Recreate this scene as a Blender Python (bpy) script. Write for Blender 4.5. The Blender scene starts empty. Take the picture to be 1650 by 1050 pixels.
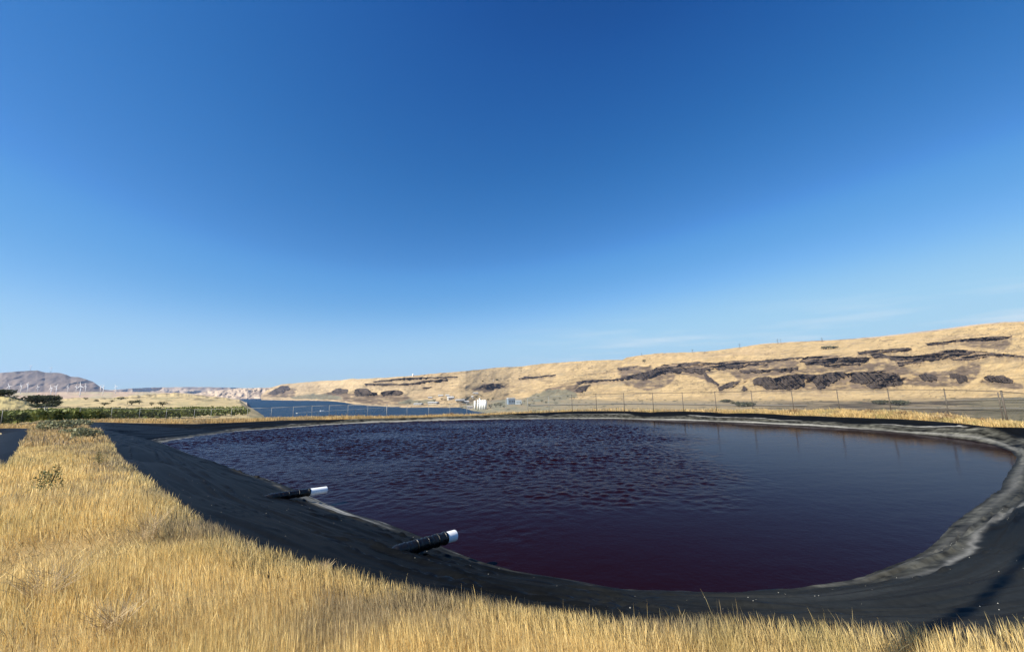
import bpy, math, random
import numpy as np
from mathutils import Matrix, Vector
random.seed(5); rng = np.random.default_rng(5)
scene = bpy.context.scene
COL = scene.collection

# ------------------------------------------------------------------ camera
F = 630.0; W0, H0 = 1650, 1050                   # focal length in photo pixels
PITCH = math.atan(97/630); ROLL = math.radians(-1.2)
cam_d = bpy.data.cameras.new('camera'); cam = bpy.data.objects.new('camera', cam_d); COL.objects.link(cam)
Mcam = Matrix.Rotation(math.pi/2+PITCH, 4, 'X') @ Matrix.Rotation(ROLL, 4, 'Z')
cam.matrix_world = Mcam
cam_d.sensor_fit = 'HORIZONTAL'; cam_d.sensor_width = 36; cam_d.lens = 36*F/W0
cam_d.clip_start = 0.05; cam_d.clip_end = 60000
scene.camera = cam
MC = np.array(Mcam.to_3x3())

# ------------------------------------------------------------------ light
SUN_DIR = np.array([-0.83, -0.56, 0.0]); SUN_EL = math.radians(41)
SUN_DIR = SUN_DIR/np.linalg.norm(SUN_DIR)*math.cos(SUN_EL); SUN_DIR[2] = math.sin(SUN_EL)
sd = bpy.data.lights.new('sun', 'SUN'); sd.energy = 5.0; sd.angle = math.radians(0.5); sd.color = (1, .93, .80)
so = bpy.data.objects.new('sun', sd); COL.objects.link(so)
so.rotation_euler = Vector(SUN_DIR).to_track_quat('Z', 'Y').to_euler()
w = bpy.data.worlds.new('World'); scene.world = w; w.use_nodes = True
nt = w.node_tree; N = nt.nodes; L = nt.links
for n in list(N): N.remove(n)
out = N.new('ShaderNodeOutputWorld'); bg = N.new('ShaderNodeBackground')
sky = N.new('ShaderNodeTexSky'); sky.sky_type = 'NISHITA'; sky.sun_disc = False
sky.sun_elevation = SUN_EL; sky.sun_rotation = math.atan2(SUN_DIR[0], SUN_DIR[1])
sky.altitude = 400; sky.air_density = 1.0; sky.dust_density = 0.0; sky.ozone_density = 1.0
mul = N.new('ShaderNodeVectorMath'); mul.operation = 'SCALE'; mul.inputs['Scale'].default_value = 0.1
div = N.new('ShaderNodeVectorMath'); div.operation = 'SCALE'; div.inputs['Scale'].default_value = 10.0
crv = N.new('ShaderNodeRGBCurve'); cm = crv.mapping     # the deep, saturated blue of a clear dry afternoon
for k, pts in enumerate([[(.077, .002), (.096, .010), (.127, .025), (.187, .068), (.218, .10), (.252, .13), (.475, .37), (.75, .45), (1, .5)],
                         [(.129, .06), (.160, .102), (.206, .155), (.304, .268), (.345, .335), (.40, .39), (.66, .64), (.85, .70), (1, .73)],
                         [(.237, .25), (.285, .36), (.366, .47), (.493, .65), (.53, .72), (.634, .80), (.73, .88), (.85, .90), (1, .91)]]):
    pts = [(x*.85 if x < .9 else x, y) for x, y in pts]
    c = cm.curves[k]; c.points[0].location = (0, 0); c.points[1].location = pts[-1]
    for p in pts[:-1]: c.points.new(*p)
cm.update()
L.new(sky.outputs[0], mul.inputs[0]); L.new(mul.outputs[0], crv.inputs['Color']); L.new(crv.outputs[0], div.inputs[0])
# thin cirrus low over the right-hand hills
tc = N.new('ShaderNodeTexCoord'); mp = N.new('ShaderNodeMapping'); mp.inputs['Scale'].default_value = (2.5, 2.5, 26)
cn = N.new('ShaderNodeTexNoise'); cn.inputs['Scale'].default_value = 1.6; cn.inputs['Detail'].default_value = 6
cr = N.new('ShaderNodeMapRange'); cr.inputs['From Min'].default_value = .44; cr.inputs['From Max'].default_value = .74
sx = N.new('ShaderNodeSeparateXYZ'); zb = N.new('ShaderNodeMapRange')
zb.inputs['From Min'].default_value = .17; zb.inputs['From Max'].default_value = .07
zm = N.new('ShaderNodeMath'); zm.operation = 'MULTIPLY'; zs = N.new('ShaderNodeMath'); zs.operation = 'MULTIPLY'; zs.inputs[1].default_value = .8
mx = N.new('ShaderNodeMixRGB'); mx.inputs[2].default_value = (8.6, 9.3, 9.7, 1)
L.new(tc.outputs['Generated'], mp.inputs[0]); L.new(mp.outputs[0], cn.inputs['Vector']); L.new(cn.outputs['Fac'], cr.inputs['Value'])
L.new(tc.outputs['Generated'], sx.inputs[0]); L.new(sx.outputs['Z'], zb.inputs['Value'])
xr = N.new('ShaderNodeMapRange'); xr.inputs['From Min'].default_value = -.05; xr.inputs['From Max'].default_value = .35
xm = N.new('ShaderNodeMath'); xm.operation = 'MULTIPLY'; L.new(sx.outputs['X'], xr.inputs['Value']); L.new(xr.outputs[0], xm.inputs[0]); L.new(cr.outputs[0], xm.inputs[1])
L.new(xm.outputs[0], zm.inputs[0]); L.new(zb.outputs[0], zm.inputs[1]); L.new(zm.outputs[0], zs.inputs[0])
L.new(zs.outputs[0], mx.inputs[0]); L.new(div.outputs[0], mx.inputs[1])
L.new(mx.outputs[0], bg.inputs[0]); bg.inputs[1].default_value = 0.0577
L.new(bg.outputs[0], out.inputs[0])
scene.view_settings.view_transform = 'Standard'; scene.view_settings.look = 'None'
scene.view_settings.exposure = 0.8; scene.view_settings.gamma = 1.0
scene.cycles.max_bounces = 6; scene.cycles.volume_bounces = 0

# ------------------------------------------------------------------ maths helpers (eye is the origin, z up)
def ray(u, v):
    u, v = np.broadcast_arrays(np.asarray(u, float), np.asarray(v, float))
    return np.stack([(u-825)/F, (525-v)/F, -np.ones_like(u)], -1) @ MC.T
def onz(u, v, z):
    d = ray(u, v); return d*(np.asarray(z)/d[..., 2])[..., None]
def atd(u, v, d):                                 # the point on the ray at horizontal distance d
    r = ray(u, v); return r*(np.asarray(d)/np.hypot(r[..., 0], r[..., 1]))[..., None]
def sm(a, b, x):
    t = np.clip((x-a)/(b-a), 0, 1); return t*t*(3-2*t)
def _h(ix, iy, s):
    h = (ix.astype(np.int64)*374761393+iy.astype(np.int64)*668265263+s*1274126177) & 0x7fffffff
    h = ((h ^ (h >> 13))*1274126177) & 0x7fffffff
    return ((h ^ (h >> 16)) & 0xffff)/65535.0
def noise(x, y, s=0):
    x, y = np.broadcast_arrays(np.asarray(x, float), np.asarray(y, float))
    ix, iy = np.floor(x), np.floor(y); fx, fy = x-ix, y-iy
    fx = fx*fx*(3-2*fx); fy = fy*fy*(3-2*fy)
    a, b, c, d = _h(ix, iy, s), _h(ix+1, iy, s), _h(ix, iy+1, s), _h(ix+1, iy+1, s)
    return (a*(1-fx)+b*fx)*(1-fy)+(c*(1-fx)+d*fx)*fy
def fbm(x, y, s=0, o=4):                          # about -1..1
    r = 0; a = 1.; t = 0
    for k in range(o):
        r = r+a*(noise(x*2**k+17.3*k, y*2**k+9.1*k, s+k)*2-1); t += a; a *= .5
    return r/t*1.4
def inpoly(x, y, P):
    P = np.asarray(P, float); r = np.zeros(x.shape, bool)
    bb = (x >= P[:, 0].min()) & (x <= P[:, 0].max()) & (y >= P[:, 1].min()) & (y <= P[:, 1].max())
    xs, ys = x[bb], y[bb]; q = np.zeros(xs.shape, bool)
    for (x0, y0), (x1, y1) in zip(P, np.roll(P, -1, 0)):
        if y0 == y1: continue
        q ^= ((y0 > ys) != (y1 > ys)) & (xs < (x1-x0)*(ys-y0)/(y1-y0)+x0)
    r[bb] = q; return r
def sdist(x, y, P):                               # signed distance to a polygon, inside positive
    P = np.asarray(P, float); d = np.full(x.shape, 1e9)
    for a, b in zip(P, np.roll(P, -1, 0)):
        e = b-a; t = np.clip(((x-a[0])*e[0]+(y-a[1])*e[1])/max(e@e, 1e-9), 0, 1)
        d = np.minimum(d, (x-a[0]-t*e[0])**2+(y-a[1]-t*e[1])**2)
    d = np.sqrt(d); return np.where(inpoly(x, y, P), d, -d)

# ------------------------------------------------------------------ object helpers
def mesh_obj(name, V, Fq, mat, parent=None, col=None, smooth=False):
    V = np.asarray(V, np.float32); me = bpy.data.meshes.new(name)
    if isinstance(Fq, np.ndarray):
        k = Fq.shape[1]; n = len(Fq)
        me.vertices.add(len(V)); me.vertices.foreach_set('co', V.ravel())
        me.loops.add(n*k); me.loops.foreach_set('vertex_index', Fq.astype(np.int32).ravel())
        me.polygons.add(n); me.polygons.foreach_set('loop_start', np.arange(0, n*k, k, dtype=np.int32))
        me.update(calc_edges=True)
    else:
        me.from_pydata(V.tolist(), [], Fq); me.update()
    if smooth: me.polygons.foreach_set('use_smooth', np.ones(len(me.polygons), bool))
    if col is not None:
        a = me.color_attributes.new('col', 'FLOAT_COLOR', 'POINT')
        c = np.ones((len(V), 4), np.float32); c[:, :3] = col; a.data.foreach_set('color', c.ravel())
    me.materials.append(mat)
    o = bpy.data.objects.new(name, me); COL.objects.link(o)
    if parent: o.parent = parent
    return o
def grid_faces(nr, nc, wrap=False):
    i = np.arange(nr-1)[:, None]; j = np.arange(nc if wrap else nc-1)[None]
    a = i*nc+j; b = i*nc+(j+1) % nc
    return np.stack([a, b, b+nc, a+nc], -1).reshape(-1, 4)
def tag(o, label=None, cat=None, group=None, kind=None):
    if label: o['label'] = label
    if cat: o['category'] = cat
    if group: o['group'] = group
    if kind: o['kind'] = kind
    return o
def thing(name, loc, label, cat, group=None, rz=0):
    o = bpy.data.objects.new(name, None); o.empty_display_size = .2; COL.objects.link(o)
    o.location = loc; o.rotation_euler = (0, 0, rz); return tag(o, label, cat, group)
def dup(root, loc, rz, label=None, scale=1.0):
    r = root.copy(); COL.objects.link(r); r.location = loc; r.rotation_euler = (0, 0, rz); r.scale = (scale,)*3
    if label: r['label'] = label
    for ch in list(root.children):
        c = ch.copy(); COL.objects.link(c); c.parent = r
        for g in list(ch.children):
            d = g.copy(); COL.objects.link(d); d.parent = c
    return r
class MB:
    def __init__(s): s.v = []; s.f = []
    def add(s, v, f):
        n = len(s.v); s.v += [tuple(p) for p in v]; s.f += [[i+n for i in q] for q in f]; return s
    def box(s, c, d, rz=0):
        cz, sz = math.cos(rz), math.sin(rz); v = []
        for z in (-1, 1):
            for x, y in ((-1, -1), (1, -1), (1, 1), (-1, 1)):
                a, b = x*d[0]/2, y*d[1]/2; v.append((c[0]+a*cz-b*sz, c[1]+a*sz+b*cz, c[2]+z*d[2]/2))
        return s.add(v, [[3, 2, 1, 0], [4, 5, 6, 7], [0, 1, 5, 4], [1, 2, 6, 5], [2, 3, 7, 6], [3, 0, 4, 7]])
    def tube(s, pts, rad, n=8, cap=True):
        pts = [Vector(p) for p in pts]; rad = rad if hasattr(rad, '__len__') else [rad]*len(pts); v = []; f = []
        for i, p in enumerate(pts):
            t = (pts[min(i+1, len(pts)-1)]-pts[max(i-1, 0)]).normalized()
            a = t.cross(Vector((0, 0, 1))) if abs(t.z) < .95 else t.cross(Vector((1, 0, 0)))
            a.normalize(); b = t.cross(a)
            for k in range(n):
                an = 2*math.pi*k/n; v.append(p+(a*math.cos(an)+b*math.sin(an))*rad[i])
        for i in range(len(pts)-1):
            for k in range(n): f.append([i*n+k, i*n+(k+1) % n, (i+1)*n+(k+1) % n, (i+1)*n+k])
        if cap: f += [list(range(n))[::-1], [(len(pts)-1)*n+k for k in range(n)]]
        return s.add(v, f)
    def build(s, name, mat, parent=None, smooth=False): return mesh_obj(name, s.v, s.f, mat, parent, smooth=smooth)

# ------------------------------------------------------------------ materials
def pmat(name, col=(.5, .5, .5), rough=.8, spec=.3, attr=False, var=0, vscale=1., bump=0, bscale=10., metal=0, trans=0):
    m = bpy.data.materials.new(name); m.use_nodes = True; t = m.node_tree; b = t.nodes['Principled BSDF']
    b.inputs['Roughness'].default_value = rough; b.inputs['Specular IOR Level'].default_value = spec
    b.inputs['Metallic'].default_value = metal
    src = None
    if attr:
        a = t.nodes.new('ShaderNodeVertexColor'); a.layer_name = 'col'; src = a.outputs[0]
    if var:
        n = t.nodes.new('ShaderNodeTexNoise'); n.inputs['Scale'].default_value = vscale; n.inputs['Detail'].default_value = 6
        g = t.nodes.new('ShaderNodeNewGeometry'); t.links.new(g.outputs['Position'], n.inputs['Vector'])
        r = t.nodes.new('ShaderNodeMapRange'); r.inputs['From Min'].default_value = .25; r.inputs['From Max'].default_value = .75
        r.inputs['To Min'].default_value = 1-var; r.inputs['To Max'].default_value = 1+var; t.links.new(n.outputs['Fac'], r.inputs['Value'])
        x = t.nodes.new('ShaderNodeVectorMath'); x.operation = 'SCALE'; t.links.new(r.outputs[0], x.inputs['Scale'])
        if src: t.links.new(src, x.inputs[0])
        else: x.inputs[0].default_value = col
        src = x.outputs[0]
    if src: t.links.new(src, b.inputs['Base Color'])
    else: b.inputs['Base Color'].default_value = (*col, 1)
    if bump:
        n = t.nodes.new('ShaderNodeTexNoise'); n.inputs['Scale'].default_value = bscale; n.inputs['Detail'].default_value = 5
        g = t.nodes.new('ShaderNodeNewGeometry'); t.links.new(g.outputs['Position'], n.inputs['Vector'])
        p = t.nodes.new('ShaderNodeBump'); p.inputs['Strength'].default_value = bump; p.inputs['Distance'].default_value = .05
        t.links.new(n.outputs['Fac'], p.inputs['Height']); t.links.new(p.outputs[0], b.inputs['Normal'])
    if trans:
        tr = t.nodes.new('ShaderNodeBsdfTranslucent'); mxs = t.nodes.new('ShaderNodeMixShader'); mxs.inputs[0].default_value = trans
        if src: t.links.new(src, tr.inputs[0])
        else: tr.inputs[0].default_value = (*col, 1)
        o = t.nodes['Material Output']
        t.links.new(b.outputs[0], mxs.inputs[1]); t.links.new(tr.outputs[0], mxs.inputs[2]); t.links.new(mxs.outputs[0], o.inputs['Surface'])
    return m
M_terrain = pmat('hill_grass_and_rock', rough=.95, spec=.05, attr=True, var=.18, vscale=.02)
M_ground = pmat('straw_soil', rough=.95, spec=.05, attr=True, var=.25, vscale=3., bump=.6, bscale=12.)
M_grass = pmat('dry_grass_blades', rough=.6, spec=.25, attr=True, trans=.35)
M_leaf = pmat('leaves', rough=.6, spec=.2, attr=True, trans=.2)
M_bark = pmat('bark', (.07, .05, .035), .9, .1)
M_white = pmat('white_paint', (.8, .8, .79), .45, .4)
M_galv = pmat('galvanised_steel', (.26, .27, .27), .5, .4, metal=.3)
M_dark = pmat('weathered_steel', (.10, .09, .08), .6, .3)
M_conc = pmat('pale_concrete', (.55, .53, .48), .8, .2, var=.1, vscale=.2)

# ------------------------------------------------------------------ the pond's outlines (plan metres)
ZW = -4.6
Wpx = [(259, 713), (286, 708), (332, 701), (386, 694.5), (450, 690), (520, 684.8), (600, 680.8), (700, 677.8), (800, 675.8), (900, 674.8), (1000, 675.3), (1100, 677.5), (1200, 681.5), (1300, 686.5), (1400, 692.5), (1500, 701.5), (1560, 708.5), (1600, 716), (1630, 727), (1639, 738), (1627, 757), (1612, 785), (1590, 805), (1560, 825), (1530, 850), (1510, 870), (1480, 893), (1440, 910), (1400, 925), (1350, 939), (1250, 952), (1160, 956), (1000, 951), (960, 945), (900, 932), (830, 920), (789, 908), (748, 894), (715, 881), (688, 867), (644, 850), (612, 839), (571, 828), (533, 814), (500, 799), (470, 787), (434, 773), (404, 765), (350, 746), (310, 733), (277, 720)]
Wp = onz(*np.array(Wpx).T, ZW)[:, :2]
R3 = [onz(u, v, z) for u, v, z in [(154, 680, -3.95), (200, 681.5, -3.98), (241, 682.7, -4.0), (313, 683.6, -4.05), (386, 681, -4.1), (450, 678, -4.15), (550, 676.3, -4.18), (609, 674.3, -4.18), (718, 671, -4.15), (800, 668.5, -4.12), (877, 665.5, -4.1), (1050, 665.5, -4.05), (1170, 667.5, -4.0), (1276, 670.5, -3.95), (1350, 673, -3.9), (1406, 675, -3.88), (1512, 680.5, -3.82), (1597, 689.5, -3.75)]]
R3 += [np.array(p) for p in [(36.2, 27.5, -3.6), (35., 23, -3.4), (31., 18, -3.2), (25, 13.6, -3.05), (19, 10.4, -2.95), (13.5, 7.1, -2.9), (9.5, 5.6, -2.88), (6.2, 4.9, -2.86), (4.6, 4.8, -2.85), (3.2, 4.85, -2.85), (2.2, 5.05, -2.85), (1.2, 5.2, -2.85), (.1, 5.45, -2.85), (-1.1, 5.85, -2.85), (-2., 6.2, -2.85), (-3.2, 6.85, -2.86), (-4.6, 7.7, -2.88), (-6.9, 9.3, -2.9), (-10.2, 12., -2.95), (-18.5, 19.2, -3.1), (-32, 31.5, -3.35), (-46, 44.5, -3.65)]]
R3 = np.array(R3)
PC = np.array([2., 32.])
def ring(P, n):                                   # resample a closed outline by its angle round the pond's middle
    a = np.unwrap(np.arctan2(P[:, 1]-PC[1], P[:, 0]-PC[0])); k = np.argsort(a % (2*np.pi)); a = (a % (2*np.pi))[k]; Q = P[k]
    t = np.arange(n)*2*np.pi/n
    return np.stack([np.interp(t, a, Q[:, c], period=2*np.pi) for c in range(P.shape[1])], -1)
def smooth_ring(P, k):
    for _ in range(k): P = (np.roll(P, 1, 0)+2*P+np.roll(P, -1, 0))/4
    return P
NS = 2200
Rr = smooth_ring(ring(R3, NS), 12); Wr = smooth_ring(ring(Wp, NS), 6)
Rim = Rr[::4, :2]
# second pond, left of the grass berm
P2 = np.array([(-19.3, 15.2), (-25.6, 20.6), (-40, 32.8), (-53, 43.6), (-56.5, 47.0), (-60, 49), (-66, 50.3), (-95, 55), (-125, 50), (-120, 10), (-60, -25), (-30, -12), (-17.5, 4), (-16.6, 10)])
ZW2 = -4.85

# ------------------------------------------------------------------ local ground: one height function
FP = [(-70, -46, 668, 2.2)]
fence_px = [(-70, 45, 666), (5, 52, 660), (73, 66, 655), (130, 70, 656), (181, 71, 657), (226, 71, 658), (269, 70.5, 658.7), (314, 70, 659), (341, 69.5, 658.5), (373.6, 69, 658), (399.5, 68.5, 657.3), (438, 68, 656.3), (473, 67.5, 655), (503, 67, 653.5), (531, 66.5, 652.7), (561, 66, 652.2), (593, 65, 652), (623.6, 64.5, 652), (656, 64, 652), (691, 63.5, 651.5), (725, 63, 650.5), (752, 62.5, 648.5), (781, 62, 646), (815, 61, 643), (850, 60, 640.5), (884, 59, 638), (921, 58, 636), (960, 56.8, 634.5), (1004.5, 55.4, 633.5), (1051, 54, 632.7), (1099, 52.6, 632.3), (1151.5, 51.2, 631.3), (1210, 49.2, 629.8), (1275, 47, 629.2), (1348, 45, 627.6), (1430, 41.5, 627), (1521, 37, 627.2), (1613, 31.5, 630), (1735, 27, 640)]
posts = []
for u, y, vt in fence_px:
    r = ray(u, vt); p = r*(y/r[1]); h = 2.25+.3*sm(600, 1300, u); posts.append((p[0], p[1], p[2]-h, h))
ctrl = [(0, 0, -1.95), (-6, 0, -2.0), (6, 0, -2.0), (0, -12, -1.7), (-12, 4, -2.3), (-15.5, 9, -2.55), (12, 2, -2.5), (25, 2, -2.6), (45, 10, -2.8), (50, 25, -3.6), (-25, -10, -2.2), (0, 3, -2.35), (-4, 4.5, -2.5), (-10, 8, -2.6)]
ctrl += [tuple(p) for p in R3[::1]]
ctrl += [(p[0], p[1], z) for p, z in zip(P2[:8], [-2.65, -2.8, -3.3, -3.7, -3.85, -3.9, -3.95, -4.1])]
ctrl += [(-95, 10, -3.2)]+[(p[0], p[1], p[2]) for p in posts]
ctrl += [(p[0]*1.16, p[1]*1.2, p[2]-1.6) for p in posts[::2]]
ctrl = np.array(ctrl)
D = np.hypot(ctrl[:, None, 0]-ctrl[None, :, 0], ctrl[:, None, 1]-ctrl[None, :, 1])
Q = np.zeros((len(ctrl)+3,)*2); n_ = len(ctrl); Q[:n_, :n_] = D-.4*np.eye(n_)
Q[:n_, n_] = 1; Q[:n_, n_+1:] = ctrl[:, :2]; Q[n_:, :n_] = Q[:n_, n_:].T
rb = np.linalg.lstsq(Q, np.r_[ctrl[:, 2], 0, 0, 0], rcond=None)[0]
def zg(x, y):
    x = np.asarray(x, float); y = np.asarray(y, float); z = rb[n_]+rb[n_+1]*x+rb[n_+2]*y
    for k in range(n_): z = z+rb[k]*np.hypot(x-ctrl[k, 0], y-ctrl[k, 1])
    return z
def straw(x, y):
    a = fbm(x*.35, y*.35, 3)[..., None]; b = fbm(x*1.7, y*1.7, 9)[..., None]
    c = np.array([.36, .255, .115])*(1+.18*a+.15*b); g = sm(.25, .7, fbm(x*.22+5, y*.22, 21))[..., None]
    return c*(1-.35*g)+np.array([.2, .16, .10])*.35*g
gx = np.arange(-105, 72, .36); gy = np.arange(-14, 88, .36)
GX, GY = np.meshgrid(gx, gy); GZ = zg(GX, GY)+.05*fbm(GX*.6, GY*.6, 2)
d1 = sdist(GX, GY, Rim); d2 = sdist(GX, GY, P2)
di = np.maximum(d1, d2)
GZ = np.where(di > 0, GZ-np.minimum(.1+1.1*di, 4.5), GZ)
gcol = straw(GX, GY)
bare = (sm(-1.6, -.4, d1)*sm(25, 40, GY))[..., None]; gcol = gcol*(1-bare)+np.array([.36, .28, .19])*bare
ground = mesh_obj('ground', np.stack([GX, GY, GZ], -1).reshape(-1, 3), grid_faces(*GX.shape), M_ground, col=gcol.reshape(-1, 3), smooth=True)
tag(ground, kind='structure')

# ------------------------------------------------------------------ pond liner
def liner_mat():
    m = bpy.data.materials.new('black_pond_liner'); m.use_nodes = True; t = m.node_tree; t.nodes.remove(t.nodes['Principled BSDF'])
    a = t.nodes.new('ShaderNodeVertexColor'); a.layer_name = 'col'
    g = t.nodes.new('ShaderNodeNewGeometry'); n = t.nodes.new('ShaderNodeTexNoise'); n.inputs['Scale'].default_value = 9; n.inputs['Detail'].default_value = 6
    t.links.new(g.outputs['Position'], n.inputs['Vector'])
    r = t.nodes.new('ShaderNodeMapRange'); r.inputs['From Min'].default_value = .3; r.inputs['From Max'].default_value = .7; r.inputs['To Min'].default_value = .82; r.inputs['To Max'].default_value = 1.18
    t.links.new(n.outputs['Fac'], r.inputs['Value']); x = t.nodes.new('ShaderNodeVectorMath'); x.operation = 'SCALE'
    t.links.new(a.outputs[0], x.inputs[0]); t.links.new(r.outputs[0], x.inputs['Scale'])
    d = t.nodes.new('ShaderNodeBsdfDiffuse'); gl = t.nodes.new('ShaderNodeBsdfGlossy'); gl.inputs[0].default_value = (.11, .115, .125, 1); gl.inputs['Roughness'].default_value = .30
    fr = t.nodes.new('ShaderNodeFresnel'); fr.inputs[0].default_value = 1.32; mx_ = t.nodes.new('ShaderNodeMixShader')
    p = t.nodes.new('ShaderNodeBump'); p.inputs['Strength'].default_value = .05; p.inputs['Distance'].default_value = .02
    t.links.new(n.outputs['Fac'], p.inputs['Height'])
    for q_ in (d, gl, fr): t.links.new(p.outputs[0], q_.inputs['Normal'])
    t.links.new(x.outputs[0], d.inputs[0]); t.links.new(fr.outputs[0], mx_.inputs[0]); t.links.new(d.outputs[0], mx_.inputs[1]); t.links.new(gl.outputs[0], mx_.inputs[2])
    t.links.new(mx_.outputs[0], t.nodes['Material Output'].inputs['Surface']); return m
M_liner = liner_mat()
TT = np.r_[np.linspace(-.14, 0, 5)[:-1], np.linspace(0, 1, 90), np.linspace(1, 1.6, 10)[1:]]
th = np.arange(NS)*2*np.pi/NS
dvec = Wr-Rr[:, :2]; dl = np.hypot(*dvec.T)[:, None]; un = dvec/dl
arc = np.r_[0, np.cumsum(np.hypot(*np.diff(Wr, axis=0).T))]
T_, A_ = np.meshgrid(TT, arc, indexing='ij')
LX = Rr[None, :, 0]+dvec[None, :, 0]*T_; LY = Rr[None, :, 1]+dvec[None, :, 1]*T_
far = np.clip(T_-1, 0, None)*0
LX = np.where(T_ > 1, Wr[None, :, 0]+un[None, :, 0]*(T_-1)*4, LX); LY = np.where(T_ > 1, Wr[None, :, 1]+un[None, :, 1]*(T_-1)*4, LY)
zr = zg(Rr[:, 0], Rr[:, 1])[None]
prof = np.clip(T_, 0, 1); ZL = (zr+.07)+(ZW-zr-.07)*(prof**1.06)
ZL = np.where(T_ < 0, zg(LX, LY)+.07+.08*(T_/.14), ZL); ZL = np.where(T_ > 1, ZW-(T_-1)*1.4, ZL)
dw = (1-T_)*dl[None, :, 0]                         # metres up the slope from the water's edge
fold = fbm(A_*.13+.3*dw+.6*fbm(A_*.06, dw*.4, 30), dw*1.25, 31, 3); fold = 1-2.6*np.abs(fold)
fine = fbm(A_*.5+dw*.8, dw*3.2, 37, 3)
ends = sm(0, .1, T_)*sm(1.02, .9, T_)
hgt = np.minimum(.5*dl[None, :, 0]*.06+.03, .13)
def crease(f, s_, w_):                             # long narrow wrinkles of a taut plastic sheet
    n = fbm(A_*f[0]+f[2]*dw+.9*fbm(A_*.05, dw*.3, s_+3), dw*f[1], s_, 2); return np.exp(-(n/w_)**2)*(.35+.9*noise(A_*.11, dw*.5, s_+5))
cre = crease((.045, .85, .22), 141, .05)+.8*crease((.07, 1.2, -.16), 151, .05)+.5*crease((.12, 1.9, .3), 161, .06)
ZL = ZL+ends*.095*(1-.6*sm(22, 32, LY))*cre*sm(0, .5, dl[None, :, 0]-1.5)
ZL = ZL+ends*hgt*(.34*fold+.06*fine)
ZL = ZL+(.010*fbm(A_*.8, dw*.8, 46)+.008*fbm(A_*3.2, dw*3.2, 47))*sm(.6, .95, T_)
# deposits left by the falling water, wide and silty on the right bank, a pale band on the far one
right = sm(12, 22, LX)*sm(60, 30, LY)+sm(5, 9, LX)*sm(16, 9, LY)*.6; right = np.clip(right, 0, 1)
farb = np.clip(sm(-36, -22, LX)*sm(38, 48, LY)+sm(-40, -32, LX)*sm(36, 40, LY), 0, 1)
left = np.clip(sm(24, 16, LY)*sm(4, -2, LX), 0, 1)
wd = .25+1.45*right*sm(45, 34, LY)+1.3*right*sm(30, 45, LY)+1.9*farb*(1-right)+.9*left
wob = fbm(A_*.35, dw*.1, 51, 5)
dep = sm(1., .8, dw/(wd*(1+.16*wob+.10*fbm(A_*1.6, dw*1.2, 84, 3))))
grain = fbm(LX*2.2, LY*2.2, 61, 5); streak = fbm(A_*.5, dw*5, 63, 4)
black = np.array([.0045, .0052, .0058])*(1+.2*grain[..., None])
dust_lift = sm(.0, .9, fbm(A_*.09, dw*.6, 71, 4)+.25)[..., None]*np.array([.010, .0105, .010])*(.3+1.4*sm(15, 8, LY)*sm(-2, 5, LX))[..., None]+(sm(13, 8, LY)*sm(-1, 5, LX))[..., None]*np.array([.016, .0168, .0155])  # patchy dust, plus brightening painted in at front right so the pole shadow shows
res = sm(.3, .95, np.sin(dw*11+4*fbm(A_*.22, dw*.3, 67, 3)))[..., None]*sm(-.4, .3, fbm(A_*.5, dw, 68, 2))[..., None]
silt = np.array([.056, .055, .045])*(1+.9*res)*(.8+.5*grain[..., None]+.45*streak[..., None]+.7*fbm(LX*4, LY*4, 65, 4)[..., None])
silt = np.where((left > .5)[..., None], silt*.45, silt)
lcol = (black+dust_lift)*(1-dep[..., None])+silt*dep[..., None]
line = np.exp(-((dw-wd*.95*(1+.16*wob)-.12*fbm(A_*1.4, dw, 82, 3))/.07)**2)*np.clip(right+farb*.8, 0, 1)*sm(-.25, .25, fbm(A_*.25, 0*A_, 81))
line2 = np.exp(-((dw-.35-.1*wob)/(.16))**2)*np.clip(farb+right*.5, 0, 1)
line3 = np.exp(-((dw-.75-.35*fbm(A_*.12, 0*A_, 83))/.11)**2)*left*sm(-.1, .5, fbm(A_*.2, 0*A_, 85)+.2)
white_bit = np.exp(-((LX+6.6)/1.9)**2-((LY-15.6)/2.4)**2); stk = np.exp(-((dw-.62-.25*fbm(A_*.15, 0*A_, 86))/.24)**2)*white_bit*(.8+.45*streak)
wl = np.exp(-((dw-.1)/.06)**2)*sm(-.3, .4, streak+.2*wob)*1.0*np.clip(left+sm(-5, -12, LX), 0, 1)
wt = np.clip(line*.8+line2*.55+line3*.7+wl+1.3*np.clip(stk, 0, 1), 0, 1)[..., None]
lcol = lcol*(1-wt)+np.array([.46, .45, .41])*wt
wet = np.exp(-((dw)/.1)**2)[..., None]*(right+farb)[..., None].clip(0, 1); lcol = lcol*(1-.8*wet)+np.array([.012, .011, .01])*.8*wet
liner = mesh_obj('pond_liner', np.stack([LX, LY, ZL], -1).reshape(-1, 3), grid_faces(*LX.shape, wrap=True), M_liner, col=np.clip(lcol, .004, 1).reshape(-1, 3), smooth=True)
tag(liner, 'wrinkled black plastic liner around the large dark pond, pale silt along its waterline', 'pond liner')

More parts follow.
